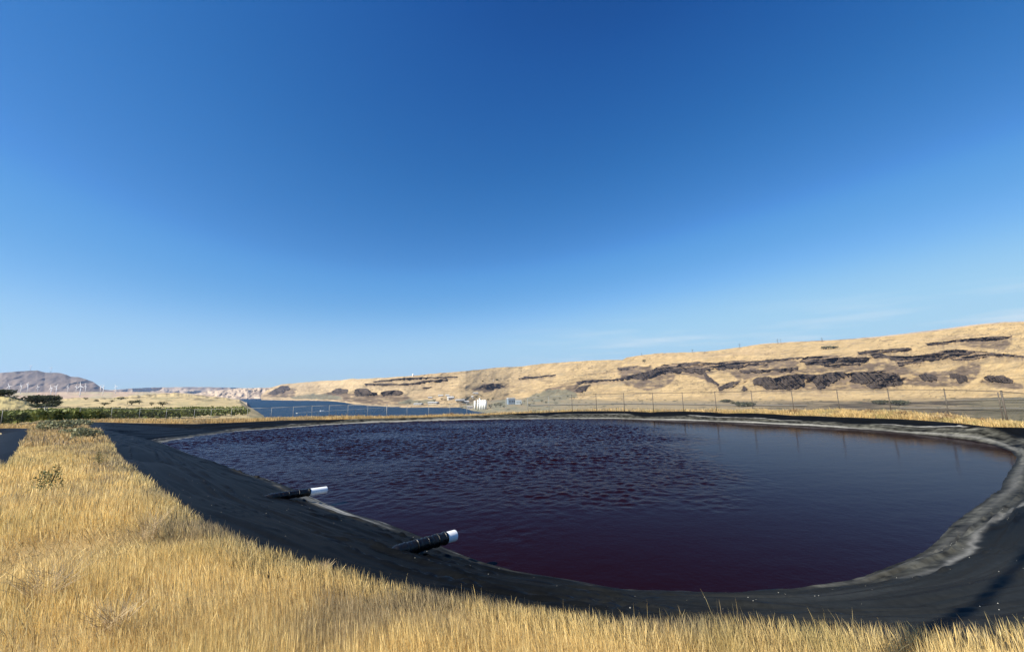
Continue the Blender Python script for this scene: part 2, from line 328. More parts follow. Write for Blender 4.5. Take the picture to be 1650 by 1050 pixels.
# ------------------------------------------------------------------ pond water
def water_mat(name, col, rough, bump=0, bscale=3., spec=.5, ior=1.33, dist=.03):
    m = bpy.data.materials.new(name); m.use_nodes = True; t = m.node_tree; b = t.nodes['Principled BSDF']
    b.inputs['Base Color'].default_value = (*col, 1); b.inputs['Roughness'].default_value = rough
    b.inputs['IOR'].default_value = ior; b.inputs['Specular IOR Level'].default_value = spec
    if bump:
        n = t.nodes.new('ShaderNodeTexNoise'); n.inputs['Scale'].default_value = bscale; n.inputs['Detail'].default_value = 4
        g = t.nodes.new('ShaderNodeNewGeometry'); t.links.new(g.outputs['Position'], n.inputs['Vector'])
        p = t.nodes.new('ShaderNodeBump'); p.inputs['Strength'].default_value = bump; p.inputs['Distance'].default_value = dist
        t.links.new(n.outputs['Fac'], p.inputs['Height']); t.links.new(p.outputs[0], b.inputs['Normal'])
    return m
M_pond = water_mat('wine_dark_water', (.014, .0024, .0046), .05, .5, 8., spec=.30, ior=1.27, dist=.020)
_t = M_pond.node_tree; _a = _t.nodes.new('ShaderNodeVertexColor'); _a.layer_name = 'col'      # ripples only where the wind is
_b = next(n for n in _t.nodes if n.bl_idname == 'ShaderNodeBump')
_df = _t.nodes.new('ShaderNodeBsdfDiffuse'); _df.inputs[0].default_value = (.0085, .0013, .0018, 1)
_gl = _t.nodes.new('ShaderNodeBsdfGlossy'); _gl.inputs[0].default_value = (.54, .53, .60, 1); _gl.inputs['Roughness'].default_value = .03
_fr = _t.nodes.new('ShaderNodeFresnel'); _fr.inputs[0].default_value = 1.16; _mx = _t.nodes.new('ShaderNodeMixShader')
for n_i in (_df, _gl, _fr): _t.links.new(_b.outputs[0], n_i.inputs['Normal'])
_t.links.new(_fr.outputs[0], _mx.inputs[0]); _t.links.new(_df.outputs[0], _mx.inputs[1]); _t.links.new(_gl.outputs[0], _mx.inputs[2]); _t.links.new(_mx.outputs[0], _t.nodes['Material Output'].inputs['Surface'])
_t.nodes.remove(_t.nodes['Principled BSDF'])
_s = _t.nodes.new('ShaderNodeSeparateColor'); _t.links.new(_a.outputs[0], _s.inputs[0])
_t.links.new(_s.outputs[0], next(n for n in _t.nodes if n.bl_idname == 'ShaderNodeBump').inputs['Strength'])
xs = np.arange(-36, 36, .09); ys = np.arange(8.6, 59, .09)
PX, PY = np.meshgrid(xs, ys)
We = PC+(Wr[::4]-PC)*1.0; nrm = (We-PC)/np.linalg.norm(We-PC, axis=1)[:, None]; We = We+nrm*.5
inside = inpoly(PX, PY, We)
calm_px = [(1010, 672), (1085, 700), (1130, 735), (1200, 765), (1195, 795), (1130, 812), (1000, 822), (860, 830), (760, 826), (660, 815), (600, 805), (560, 800), (440, 850), (700, 1000), (1700, 1100), (1800, 700), (1500, 650)]
cp = onz(*np.array([(u, max(v, 676)) for u, v in calm_px]).T, ZW)[:, :2]
cd = sdist(PX, PY, cp)+1.8*fbm(PX*.14, PY*.25, 91)
rough = sm(2.6, -4.2, cd+1.3*fbm(PX*.5, PY*.7, 93, 3))
def waves(x, y, s):
    return fbm(x*2.6+.25*y, y*3.3, s, 2)
wv = waves(PX, PY, 101)+.8*fbm(PX*4.2-.5*PY, PY*4.8, 111, 1)
gust = .75+.6*fbm(PX*.09+.03*PY, PY*.2, 131, 3)
amp = .002+.088*rough*gust*(.55+.45*sm(14, 42, PY))
swell = .0026*fbm(PX*.35+PY*.25, PY*1.3-.3*PX, 121, 3)
PZ = ZW+amp*wv*.5+swell
idx = -np.ones(PX.shape, int); idx[inside] = np.arange(inside.sum())
q = np.stack([idx[:-1, :-1], idx[:-1, 1:], idx[1:, 1:], idx[1:, :-1]], -1).reshape(-1, 4); q = q[(q >= 0).all(1)]
pond = mesh_obj('water', np.stack([PX, PY, PZ], -1)[inside], q, M_pond, smooth=True, col=np.repeat((.22+.78*rough)[inside][:, None], 3, 1))
tag(pond, kind='structure')

# ------------------------------------------------------------------ second pond on the left
c2 = P2.mean(0); n2 = 500
def resamp(P, n):
    P = np.vstack([P, P[:1]]); s = np.r_[0, np.cumsum(np.hypot(*np.diff(P, axis=0).T))]; t = np.linspace(0, s[-1], n, endpoint=False)
    return np.stack([np.interp(t, s, P[:, 0]), np.interp(t, s, P[:, 1])], -1)
o2 = smooth_ring(resamp(P2, n2), 8); tg = np.roll(o2, -1, 0)-np.roll(o2, 1, 0); tg /= np.linalg.norm(tg, axis=1)[:, None]
nn = np.stack([-tg[:, 1], tg[:, 0]], -1); nn = nn*np.sign(((c2-o2)*nn).sum(1)).mean()
rows = [(-.5, None), (0, 0), (1.5, .25), (3, .5), (4.4, .8), (5.2, 1.), (6.4, 1.25)]
z2 = zg(o2[:, 0], o2[:, 1]); V2 = []; C2 = []
for d, t in rows:
    p = o2+nn*d; z = z2-.25 if t is None else z2+.07+(ZW2-z2-.07)*t
    z = z+.03*fbm(np.arange(n2)*.12, np.full(n2, d*.8), 7)*(0 < d < 4)
    V2.append(np.c_[p, z]); C2.append(np.tile([.015, .016, .018] if d < 5 else [.19, .21, .25], (n2, 1)))  # lowest rows coloured blue-grey, painting in the pale sheen of water
l2 = mesh_obj('pond_liner', np.vstack(V2), grid_faces(len(rows), n2, wrap=True), M_liner, col=np.vstack(C2), smooth=True)
tag(l2, 'black plastic liner of the second pond, left of the grass berm', 'pond liner')
w2 = mesh_obj('water', np.c_[(o2+nn*4.9), np.full(n2, ZW2)], [list(range(n2))], water_mat('pale_pond_water', (.10, .11, .11), .12, .4, 3., dist=.03))
tag(w2, kind='structure')

# ------------------------------------------------------------------ far relief, built as sheets of real hills
US = np.arange(-170, 1841, 1.5)
def relief(name, curves, u0, u1, rows, colfn, du=1.5, amp=.02, fs=(30, 14), seed=0, jit=.3, mask=None, mat=None, wfn=None):
    us = np.arange(u0, u1+du/2, du); Vc = []; Dc = []
    for c in curves:
        c = np.array(c, float); Vc.append(np.interp(us, c[:, 0], c[:, 1])); Dc.append(np.interp(us, c[:, 0], np.log(c[:, 2])))
    Vs = []; Ds = []; Ts = []
    for k in range(len(curves)-1):
        n = rows[k]
        for i in range(n+(k == len(curves)-2)):
            t = i/n; Vs.append(Vc[k]*(1-t)+Vc[k+1]*t); Ds.append(Dc[k]*(1-t)+Dc[k+1]*t); Ts.append(np.full(us.shape, k+t))
    V = np.array(Vs); Dd = np.exp(np.array(Ds)); T = np.array(Ts); U = np.broadcast_to(us, V.shape)
    V = V+jit*fbm(U*.11, V*0+seed, seed+5)*(T >= len(curves)-1.4)
    info = mask(U, V) if mask else None
    if wfn is not None: Dd = wfn(U, V, Dd, info)
    Dd = Dd*(1+amp*fbm(U/fs[0], V/fs[1], seed, 5))
    C = colfn(U, V, T, info)
    P = atd(U, V, Dd)
    return mesh_obj(name, P.reshape(-1, 3), grid_faces(*V.shape), mat or M_terrain, col=np.clip(C, .01, .9).reshape(-1, 3), smooth=True), us, V, Dd
mixc = lambda a, b, t: a*(1-t[..., None])+np.asarray(b)*t[..., None]
TAN = np.array([.42, .302, .15]); PINK = np.array([.40, .31, .22]); ROCK = np.array([.060, .047, .038]); BRN = np.array([.17, .125, .085]); SAGE = np.array([.15, .145, .10]); GRN = np.array([.05, .075, .025])

# very far ridges and the dark mountain on the left
def col_far(U, V, T, i): return mixc(np.broadcast_to(PINK, U.shape+(3,)), [.22, .17, .13], sm(0, .6, fbm(U/25, V/5, 4)))
relief('hills', [[(-200, 655, 13500), (460, 655, 13500)], [(-200, 634, 14500), (150, 630, 14500), (190, 627, 14500), (215, 625.5, 14500), (250, 624, 14500), (310, 623, 14500), (375, 624, 14500), (410, 626, 14500), (460, 632, 14500)]], -190, 455, [24], col_far, amp=.03, seed=3)[0]['kind'] = 'structure'
def col_mtn(U, V, T, i):
    gully = fbm((U+V*2.2)/14, (V-U*.25)/9, 8, 5); c = np.broadcast_to(np.array([.21, .165, .135]), U.shape+(3,))
    up = sm(625, 606, V+.05*(U-60)+8*fbm(U/30, V/14, 12)); c = mixc(c, [.085, .075, .07], np.clip(up*(.55+.5*gully), 0, 1)*sm(20, 45, U+.6*(625-V)))
    return c*(1+.15*fbm(U/9, V/6, 14)[..., None])
def wf_mtn(U, V, Dd, i): return Dd*(1+.007*(1-np.abs(fbm((U+V*2.2)/22, (V-U*.25)/16, 8, 4))*2))
relief('hills', [[(-200, 652, 7000), (240, 652, 7000)], [(-200, 603, 9500), (-60, 603, 9500), (0, 600.5, 9500), (25, 598.5, 9500), (50, 597, 9500), (60, 596.5, 9500), (72, 600, 9500), (85, 600, 9300), (98, 601, 9200), (105, 603, 9100), (114, 606.5, 9000), (127, 607, 8900), (137, 610, 8800), (150, 615, 8700), (160, 622, 8500), (168, 627, 8300), (180, 629, 8200), (200, 632, 8200), (240, 648, 8200)]], -190, 235, [70], col_mtn, amp=.015, seed=11, fs=(60, 30), wfn=wf_mtn)[0]['kind'] = 'structure'
# pale hills with ravines at the river's far end
def col_rav(U, V, T, i):
    r = fbm((U+1.8*V)/11, (V*1.2-U*.5)/8, 17, 4); return mixc(np.broadcast_to(np.array([.47, .37, .27]), U.shape+(3,)), [.15, .12, .105], sm(.1, .55, r)*.8)
relief('hills', [[(280, 652, 5600), (470, 652, 5600)], [(280, 640, 6900), (310, 635, 6900), (330, 630.5, 6900), (345, 629, 6900), (360, 627.5, 6900), (390, 625.3, 6900), (410, 624.6, 6900), (440, 624, 6900), (470, 624, 6900)]], 282, 465, [34], col_rav, du=1, amp=.03, fs=(12, 8), seed=19)[0]['kind'] = 'structure'
# plateau that carries the row of turbines
def col_plat(U, V, T, i): return mixc(np.broadcast_to(np.array([.45, .33, .235]), U.shape+(3,)), [.40, .335, .21], sm(-.3, .5, fbm(U/40, V/3, 23)))*(1+.13*fbm(U/10, V/2, 24)[..., None])
plat = [[(-200, 662, 1500), (300, 660, 1500), (400, 655, 2000)], [(-200, 641, 3600), (100, 642, 3600), (250, 641, 3600), (400, 648, 3600)], [(-200, 631, 5200), (50, 632, 5200), (130, 631, 5200), (200, 631, 5200), (250, 631.5, 5000), (300, 633, 4600), (340, 637, 4200), (386, 643, 3900), (400, 650, 3800)]]
relief('hills', plat, -190, 398, [14, 18], col_plat, seed=27, amp=.006)[0]['kind'] = 'structure'
# tan slope with the low bluff, just beyond the vineyard
def col_near(U, V, T, i):
    c = np.broadcast_to(np.array([.47, .37, .20]), U.shape+(3,))
    bluff = sm(640-2, 640+1, V)*sm(200, 290, U); streakn = fbm(U/16, (V+U*.03)/2.2, 33, 4)
    c = mixc(c, [.17, .14, .09], sm(.15, .6, streakn)*.75); c = mixc(c, [.30, .27, .15], sm(.1, .6, fbm(U/30, V/6, 35))*.5)
    return c
near_o, NU, NV, ND = relief('hills', [[(-200, 716, 62), (0, 708, 66), (80, 702, 74), (400, 696, 80), (430, 700, 80)], [(-200, 690, 84), (0, 685, 90), (70, 678, 100), (150, 676, 102), (250, 674, 110), (400, 668, 130), (430, 676, 130)], [(-200, 672, 200), (0, 667, 210), (80, 661, 240), (200, 659, 260), (390, 655, 330), (410, 664, 300), (430, 674, 280)], [(-200, 655, 500), (0, 655, 500), (100, 650, 640), (200, 648, 700), (330, 647, 820), (388, 651, 900), (405, 660, 800), (430, 673, 500)], [(-200, 645, 900), (60, 645, 1000), (90, 642.5, 1200), (130, 640.5, 1250), (160, 641, 1250), (200, 638.5, 1300), (250, 634.5, 1400), (285, 633, 1450), (303, 634, 1450), (330, 637.5, 1400), (365, 641, 1350), (386, 644, 1300), (395, 650, 1200), (407, 658, 1000), (430, 672, 700)]], -190, 425, [8, 12, 16, 22], col_near, du=1, amp=.02, fs=(22, 5), seed=37, jit=1.0); near_o['kind'] = 'structure'
def col_knoll(U, V, T, i): return mixc(np.broadcast_to(np.array([.44, .36, .17]), U.shape+(3,)), [.2, .17, .09], sm(.15, .6, fbm(U/9, V/3, 43, 4))*.7)
relief('hills', [[(-200, 668, 300), (75, 662, 330)], [(-200, 640, 420), (-60, 635, 420), (0, 637, 420), (15, 638, 420), (30, 641, 420), (45, 646, 420), (55, 651, 420), (62, 656, 410), (75, 660, 400)]], -190, 74, [24], col_knoll, du=1, amp=.015, fs=(14, 6), seed=45, jit=.8)[0]['kind'] = 'structure'

# river
ZR = -90.0
rv = mesh_obj('river', [(-9000, 300, ZR), (9000, 300, ZR), (9000, 12000, ZR), (-9000, 12000, ZR)], [[0, 1, 2, 3]], water_mat('river_water', (.010, .036, .075), .5, .6, .02, spec=.05, dist=6., ior=1.15))
tag(rv, kind='structure')

# --- the long hillside with its basalt cliffs (outlines traced per crop: origin, zoom, points, kind)
CR5 = (1000, 530, 4.714); CR6 = (1300, 500, 4.714); CR4 = (750, 560, 5.5); CR3 = (500, 580, 5.5); CR2 = (250, 580, 5.5)
POLY = [
 (CR5, 'scree', [(0, 330), (100, 330), (250, 300), (600, 320), (760, 310), (640, 345), (700, 420), (640, 380), (520, 345), (420, 345), (400, 400), (330, 440), (200, 470), (60, 430), (0, 400)]),
 (CR5, 'scree', [(930, 240), (1360, 240), (1350, 290), (1100, 300), (940, 320), (905, 400), (830, 330), (760, 315), (900, 300)]),
 (CR5, 'scree', [(900, 330), (1350, 310), (1560, 290), (1650, 300), (1650, 335), (1330, 335), (1020, 365), (1000, 400), (940, 400)]),
 (CR5, 'scree', [(1180, 380), (1650, 400), (1650, 460), (1080, 465), (1250, 440)]),
 (CR6, 'scree', [(0, 420), (480, 400), (640, 390), (760, 430), (850, 470), (1080, 460), (1250, 390), (1330, 390), (1290, 520), (1200, 570), (1000, 580), (740, 565), (560, 595), (300, 600), (0, 600), (0, 515), (300, 500), (340, 470), (0, 478)]),
 (CR6, 'scree', [(1300, 540), (1340, 500), (1580, 545), (1650, 570), (1650, 600), (1500, 590), (1380, 570)]),
 (CR6, 'scree', [(1300, 225), (1500, 225), (1560, 250), (1500, 300), (1350, 290), (1150, 260)]),
 (CR4, 'sage', [(500, 455), (600, 420), (740, 370), (860, 370), (970, 390), (1000, 440), (860, 460), (700, 490), (540, 490)]),
 (CR4, 'scree', [(50, 375), (100, 350), (160, 320), (290, 315), (330, 335), (440, 335), (450, 350), (340, 360), (270, 365), (240, 390), (180, 392), (90, 380)]),
 (CR4, 'scree', [(1350, 170), (1650, 160), (1650, 230), (1530, 230), (1450, 265), (1360, 235)]),
 (CR4, 'scree', [(700, 370), (820, 340), (960, 330), (1000, 300), (980, 400), (860, 400), (740, 410)]),
 (CR3, 'scree', [(0, 310), (190, 285), (390, 290), (620, 300), (830, 300), (900, 350), (880, 395), (600, 395), (350, 370), (130, 345), (0, 345)]),
 (CR3, 'sage', [(0, 325), (130, 300), (180, 345), (0, 345)]), (CR3, 'sage', [(780, 370), (850, 345), (960, 360), (1100, 350), (1100, 375), (900, 395), (800, 392)]),
 (CR2, 'sage', [(1200, 320), (1400, 300), (1560, 310), (1650, 320), (1650, 345), (1200, 340)]),
 (CR2, 'scree', [(950, 320), (1000, 290), (1060, 260), (1130, 240), (1260, 260), (1220, 330), (1000, 330)]),
 (CR5, 'rock', [(0, 370), (90, 345), (180, 330), (250, 300), (330, 270), (450, 258), (600, 248), (720, 255), (870, 240), (930, 240), (935, 280), (900, 305), (860, 290), (760, 310), (700, 290), (640, 320), (660, 345), (600, 340), (560, 330), (470, 325), (420, 335), (380, 330), (300, 345), (250, 355), (190, 385), (90, 375), (0, 385)]),
 (CR5, 'rock', [(610, 320), (660, 345), (690, 375), (755, 420), (735, 432), (690, 405), (660, 400), (640, 360)]),
 (CR5, 'rock', [(900, 310), (960, 305), (1090, 310), (1180, 298), (1350, 292), (1350, 302), (1280, 325), (1200, 325), (1150, 315), (1060, 335), (1010, 325), (940, 340), (905, 325)]),
 (CR5, 'rock', [(745, 440), (790, 415), (840, 400), (905, 390), (900, 405), (860, 420), (855, 445), (790, 440), (765, 470), (740, 465)]),
 (CR5, 'rock', [(915, 460), (935, 430), (965, 455), (935, 470)]),
 (CR5, 'rock', [(1000, 390), (1040, 365), (1110, 360), (1160, 372), (1250, 350), (1330, 340), (1420, 340), (1420, 355), (1380, 430), (1330, 450), (1250, 465), (1180, 450), (1110, 465), (1080, 440), (1085, 425), (1010, 420)]),
 (CR5, 'rock', [(1360, 245), (1400, 215), (1500, 205), (1650, 200), (1650, 270), (1560, 275), (1470, 265), (1410, 275), (1390, 255)]),
 (CR5, 'rock', [(930, 250), (1100, 235), (1200, 225), (1390, 210), (1390, 222), (1200, 242), (1110, 255), (1120, 285), (1060, 275), (1000, 290), (960, 270)]),
 (CR5, 'rock', [(0, 368), (100, 350), (180, 330), (190, 350), (180, 380), (90, 375), (0, 382)]),
 (CR6, 'rock', [(0, 350), (130, 345), (280, 355), (440, 345), (480, 360), (460, 390), (380, 400), (250, 405), (150, 410), (0, 415)]),
 (CR6, 'rock', [(130, 425), (200, 410), (320, 405), (400, 400), (420, 410), (300, 425), (170, 435)]),
 (CR6, 'rock', [(380, 315), (500, 300), (640, 290), (770, 280), (800, 295), (700, 315), (560, 320), (620, 345), (800, 345), (960, 322), (1060, 300), (1160, 295), (1300, 310), (1400, 320), (1500, 330), (1650, 345), (1650, 357), (1500, 348), (1380, 345), (1280, 370), (1180, 385), (1130, 380), (1060, 355), (1000, 375), (900, 385), (860, 400), (780, 400), (700, 425), (680, 390), (620, 365), (520, 360), (480, 340), (400, 330)]),
 (CR6, 'rock', [(890, 250), (1000, 240), (1150, 220), (1300, 205), (1450, 195), (1570, 195), (1550, 205), (1480, 225), (1400, 220), (1250, 240), (1150, 240), (1000, 257), (930, 260)]),
 (CR6, 'rock', [(0, 480), (80, 490), (150, 475), (260, 465), (330, 485), (290, 500), (230, 530), (180, 555), (130, 590), (80, 595), (60, 550), (20, 515), (0, 510)]),
 (CR6, 'rock', [(330, 490), (360, 470), (480, 460), (580, 455), (660, 475), (700, 490), (735, 550), (700, 575), (640, 575), (560, 590), (480, 590), (430, 555), (380, 550), (320, 545), (340, 520)]),
 (CR6, 'rock', [(850, 490), (900, 475), (960, 490), (1000, 510), (985, 530), (930, 535), (880, 530)]),
 (CR6, 'rock', [(1080, 480), (1130, 480), (1220, 500), (1220, 535), (1160, 555), (1130, 520), (1090, 510)]),
 (CR6, 'rock', [(1340, 515), (1380, 490), (1430, 500), (1480, 485), (1510, 500), (1570, 530), (1560, 550), (1480, 545), (1430, 535), (1380, 545)]),
 (CR4, 'rock', [(980, 300), (1100, 285), (1300, 280), (1450, 265), (1520, 230), (1580, 225), (1600, 270), (1560, 285), (1490, 272), (1350, 288), (1200, 297), (1040, 312), (980, 325)]),
 (CR4, 'rock', [(970, 380), (1000, 345), (1110, 325), (1090, 350), (1040, 390), (985, 400)]),
 (CR4, 'rock', [(1350, 180), (1420, 175), (1530, 158), (1530, 167), (1420, 197), (1350, 195)]),
 (CR4, 'rock', [(450, 275), (530, 255), (640, 252), (800, 235), (800, 243), (640, 267), (520, 277)]),
 (CR4, 'rock', [(140, 335), (200, 325), (290, 320), (330, 338), (260, 365), (180, 370)]),
 (CR3, 'rock', [(190, 290), (210, 260), (340, 255), (330, 290), (240, 300)]),
 (CR3, 'rock', [(390, 280), (410, 255), (510, 250), (520, 280), (590, 290), (600, 315), (540, 310), (480, 320), (400, 320)]),
 (CR3, 'rock', [(620, 290), (660, 270), (780, 265), (830, 290), (780, 310), (700, 315), (640, 320)]),
 (CR3, 'rock', [(480, 208), (700, 203), (760, 208), (900, 203), (1000, 183), (1210, 168), (1210, 182), (1000, 200), (900, 217), (480, 224)]),
 (CR3, 'rock', [(560, 185), (800, 160), (1300, 143), (1310, 153), (900, 168), (560, 195)]),
 (CR3, 'rock', [(990, 238), (1080, 236), (1080, 248), (1000, 250)]),
 (CR2, 'rock', [(1000, 300), (1040, 270), (1110, 228), (1180, 228), (1200, 255), (1130, 285), (1060, 310)]),
 (CR2, 'rock', [(1560, 280), (1600, 250), (1650, 250), (1650, 300)]),
]
def hill_mask(U, V):
    m = {k: np.zeros(U.shape) for k in ('rock', 'scree', 'sage')}
    for (ox, oy, z), k, pts in POLY:
        P = np.array(pts, float)/z+[ox, oy]; s = 1.0 if k == 'rock' else 2.2
        uu = U+s*1.1*fbm(U/6, V/6, 53, 3); vv = V+s*.7*fbm(U/5, V/5, 57, 3)
        m[k] = np.maximum(m[k], inpoly(uu, vv, P).astype(float))
    def blur(a, n):
        for _ in range(n):
            a = (np.roll(a, 1, 1)+2*a+np.roll(a, -1, 1))/4; b = a.copy(); b[1:-1] = (a[:-2]+2*a[1:-1]+a[2:])/4; a = b
        return a
    rb_ = blur(m['rock'], 2); m['rock'] = sm(.42, .56, rb_+.34*fbm(U/13, (V+.05*U)/2.0, 54, 3)*(rb_ > .02))
    tal = np.zeros(U.shape)
    for k in range(1, 24): tal = np.maximum(tal, np.roll(rb_, -k, 0)*(1-k/24))
    m['talus'] = np.clip(tal*1.2*(.75+.7*fbm((U-.2*V)/4, V/30, 56, 3)), 0, 1)
    m['scree'] = blur(m['scree'], 4); m['sage'] = blur(m['sage'], 3); 
    k = np.exp(-(np.arange(-70, 71)/32.)**2); k /= k.sum()
    m['rw'] = np.apply_along_axis(lambda r: np.convolve(np.pad(r, 70, 'edge'), k, 'valid'), 1, m['rock']); return m
def col_hill(U, V, T, m):
    hot = sm(560, 1000, U); c = mixc(np.broadcast_to(np.array([.40, .30, .175]), U.shape+(3,)), TAN, hot)
    tt = V-(655-.06*U)
    c = mixc(c, [.36, .26, .15], sm(.1, .7, fbm(U/60, V/5, 62, 4))*.55)
    c = mixc(c, [.27, .215, .13], sm(.25, .7, fbm((U-2*V)/20, (V+.12*U)/2.2, 64, 4))*.6)
    gul = fbm((U+1.4*V)/9, (V-.1*U)/14, 66, 4); c = c*(1-.16*sm(.1, .7, gul))[..., None]
    c = mixc(c, BRN*.78*(1+.5*fbm(U/16, (V+.07*U)/1.6, 67, 3)[..., None]), m['scree']*np.clip(.92+.9*fbm(U/9, V/3, 68, 4), 0, 1))
    c = mixc(c, BRN*.9, m['talus']*.75)
    lines = sm(.3, .62, fbm(U/34, (V+.11*U+3*fbm(U/60, 0*U, 69))/1.5, 71, 3))*sm(-.15, .4, fbm(U/70, V/14, 73)); c = mixc(c, [.17, .125, .075], lines*.6)
    c = mixc(c, SAGE, m['sage']*.85)
    specks = sm(.50, .72, fbm(U/3.0, V/1.6, 70, 2))*sm(-.5, .3, fbm(U/50, V/20, 72))*.65; c = mixc(c, [.13, .10, .06], specks)
    c = c*(1+.09*fbm(U/2.2, V/1.3, 75, 2)+.10*fbm(U/40, (V+.1*U)/1.8, 77, 3))[..., None]
    rk = ROCK*(1+.45*fbm(U/3, V/7, 74, 3)[..., None]); ledge = sm(.18, .5, fbm(U/24, (V+.07*U+1.2*fbm(U/14, V/9, 88))/1.7, 76, 3))*sm(602, 592, V-.02*(U-1300)); rk = mixc(rk, [.30, .215, .13], ledge*.75)
    return mixc(c, 0, m['rock'])+rk*m['rock'][..., None]
def wf_hill(U, V, Dd, m):
    ld = np.log(Dd); inc = np.diff(ld, axis=0); wgt = 1-.85*np.clip(m['rw'][1:]*1.3, 0, 1); wgt = wgt*(1+.5*fbm(U[1:]/70, V[1:]/6, 79, 2)).clip(.2, 3)
    ni = inc*wgt; ni *= (ld[-1]-ld[0])/ni.sum(0)
    Dd = np.exp(np.vstack([ld[:1], ld[:1]+np.cumsum(ni, 0)]))
    big = sm(-6, 6, V-(596+.02*(U-1300)))                # the lower cliffs are columned, the upper ones bedded
    rib = 1-2*np.abs(fbm(U/7-.13*V+.5*fbm(U/30, V/9, 85), V/40, 83, 3)); bed = fbm(U/22, (V+.07*U+1.2*fbm(U/14, V/9, 88))/2.1, 87, 3)
    Dd = Dd*(1-m['rock']*(.016*rib*(.35+.65*big)*(.5+.8*noise(U/16, V/10, 86))+.010*bed*(1-.6*big)))
    gl = 1-2*np.abs(fbm((U+1.2*V)/26, (V-.1*U)/30, 89, 4))
    return Dd*(1+.010*gl)
sky_line = [(420, 634), (432, 627), (443, 622), (455, 618.5), (470, 617.5), (500, 615), (518, 613.2), (550, 612.3), (562, 610.5), (569, 609.5), (578, 610.5), (600, 609.3), (650, 606.3), (700, 601.5), (750, 597.3), (775, 595), (800, 592), (841, 590), (870, 586), (903, 583.6), (940, 581.3), (961, 580), (1003, 579.5), (1010, 575.5), (1034, 572), (1064, 568.5), (1136, 566.5), (1168, 562.5), (1233, 554), (1276, 551.5), (1310, 550), (1353, 548), (1406, 544.5), (1459, 539), (1512, 533), (1576, 524), (1618, 520), (1650, 519), (1750, 511), (1850, 505)]
base_v = [(420, 644.5), (450, 645), (480, 645.5), (500, 645.5), (530, 646.3), (555, 649), (570, 652), (590, 654), (620, 656), (650, 657.5), (690, 657.5), (740, 657), (770, 650), (820, 644), (1100, 643), (1400, 642), (1850, 640)]
zfl = lambda u: np.interp(u, [0, 735, 800, 1000, 1200, 1650, 1850], [-92, -91.5, -82, -78, -72, -46, -40])
bu, bv = np.array(base_v, float).T; bd = np.hypot(*onz(bu, bv, np.minimum(zfl(bu), np.where(bu < 745, -90.5, 0)))[:, :2].T)
su, sv = np.array(sky_line, float).T; bdi = np.interp(su, bu, bd); sdn = bdi*np.interp(su, [420, 700, 1000, 1650], [1.35, 1.6, 1.75, 1.95])
hill, HU, HV, HD = relief('hills', [list(zip(bu, bv+3, bd*.985)), list(zip(bu, bv, bd)), list(zip(su, sv, sdn))], 421, 1849, [2, 200], col_hill, du=.9, amp=.012, fs=(60, 30), seed=91, jit=.35, mask=hill_mask, wfn=wf_hill)
hill['kind'] = 'structure'
# a second crest line just behind, hazier
cl = [(1090, 574, 5200), (1180, 563, 5200), (1210, 556, 5200), (1233, 553.3, 5200), (1276, 550.5, 5200), (1353, 547, 5200), (1420, 541.5, 5300), (1512, 530.5, 5300), (1576, 522, 5300), (1618, 518.5, 5300), (1660, 517.5, 5300), (1849, 502, 5300)]
relief('hills', [[(1090, 590, 4600), (1849, 525, 4600)], cl], 1092, 1845, [10], col_far, seed=95)[0]['kind'] = 'structure'

# valley floor between our bank and the hillside
def col_val(U, V, T, i):
    c = np.broadcast_to(np.array([.27, .215, .13]), U.shape+(3,))
    c = mixc(c, [.046, .036, .028], sm(1060, 1400, U)*np.clip(.72+.7*fbm(U/40, V/2.2, 103, 4), 0, 1)); c = mixc(c, [.30, .23, .14], sm(.25, .6, fbm(U/60, (V+.02*U)/1.3, 104, 3))*.28)
    c = mixc(c, [.13, .12, .075], sm(1500, 1620, U)*.6)
    c = mixc(c, TAN*.95, sm(648, 643, V+1.5*fbm(U/20, V/4, 105))*sm(880, 1000, U)*sm(1620, 1380, U))
    c = mixc(c, [.19, .185, .13], sm(1020, 860, U)*np.clip(.5+.8*fbm(U/14, V/3, 107, 4), 0, 1))
    c = mixc(c, [.06, .06, .035], sm(.45, .7, fbm(U/7, V/1.8, 109, 3))*.7)
    return c
uu = np.arange(690, 1851, 10.)
vcv = [[(u, v, float(np.hypot(*onz(u, v, zfl(u-(v-657)*4.5))[:2]))) for u in uu] for v in (677, 668, 660, 655, 650)]
vcv += [[(u, float(np.interp(u, bu, bv))-1.0, float(np.interp(u, bu, bd))*1.0) if u > 770 else (u, 655. if u < 740 else 650, float(np.hypot(*onz(u, 655 if u < 740 else 650, zfl(u))[:2]))) for u in uu]]
val0 = [(u, 700, 66.) for u in uu]
valley, VU, VV, VD = relief('valley_floor', [val0]+vcv, 692, 1848, [8, 10, 14, 10, 10, 14], col_val, du=1.2, amp=.004, fs=(25, 5), seed=111)
valley['kind'] = 'structure'
near_shore = mesh_obj('riverbank', [tuple(atd(u, v, d)) for v, d in ((700, 70), (682, 400), (679, 900)) for u in range(420, 701, 20)], grid_faces(3, 15), pmat('bank_soil', (.3, .24, .13), .95, .05)); tag(near_shore, kind='structure')
# roads crossing the valley on the right: ribbons laid on the floor
def road(pts, wpx, name='road'):
    V = []
    for u, v in pts:
        for dv in (wpx/2, -wpx/2):
            z = zfl(u)+.6; V.append(onz(u, v+dv, z+2.2))
    return tag(mesh_obj(name, V, [[2*i, 2*i+2, 2*i+3, 2*i+1] for i in range(len(pts)-1)], pmat('road_surface', (.20, .185, .16), .9, .1)), kind='structure')
road([(1450, 656.2), (1540, 656.6), (1620, 657), (1720, 657.5), (1800, 658)], .8)
road([(1520, 645), (1560, 643.8), (1610, 642.6), (1660, 641.5), (1720, 640.5)], .6)
road([(850, 652.5), (930, 651), (1000, 650), (1080, 650.5), (1180, 652), (1300, 652.5)], .7)

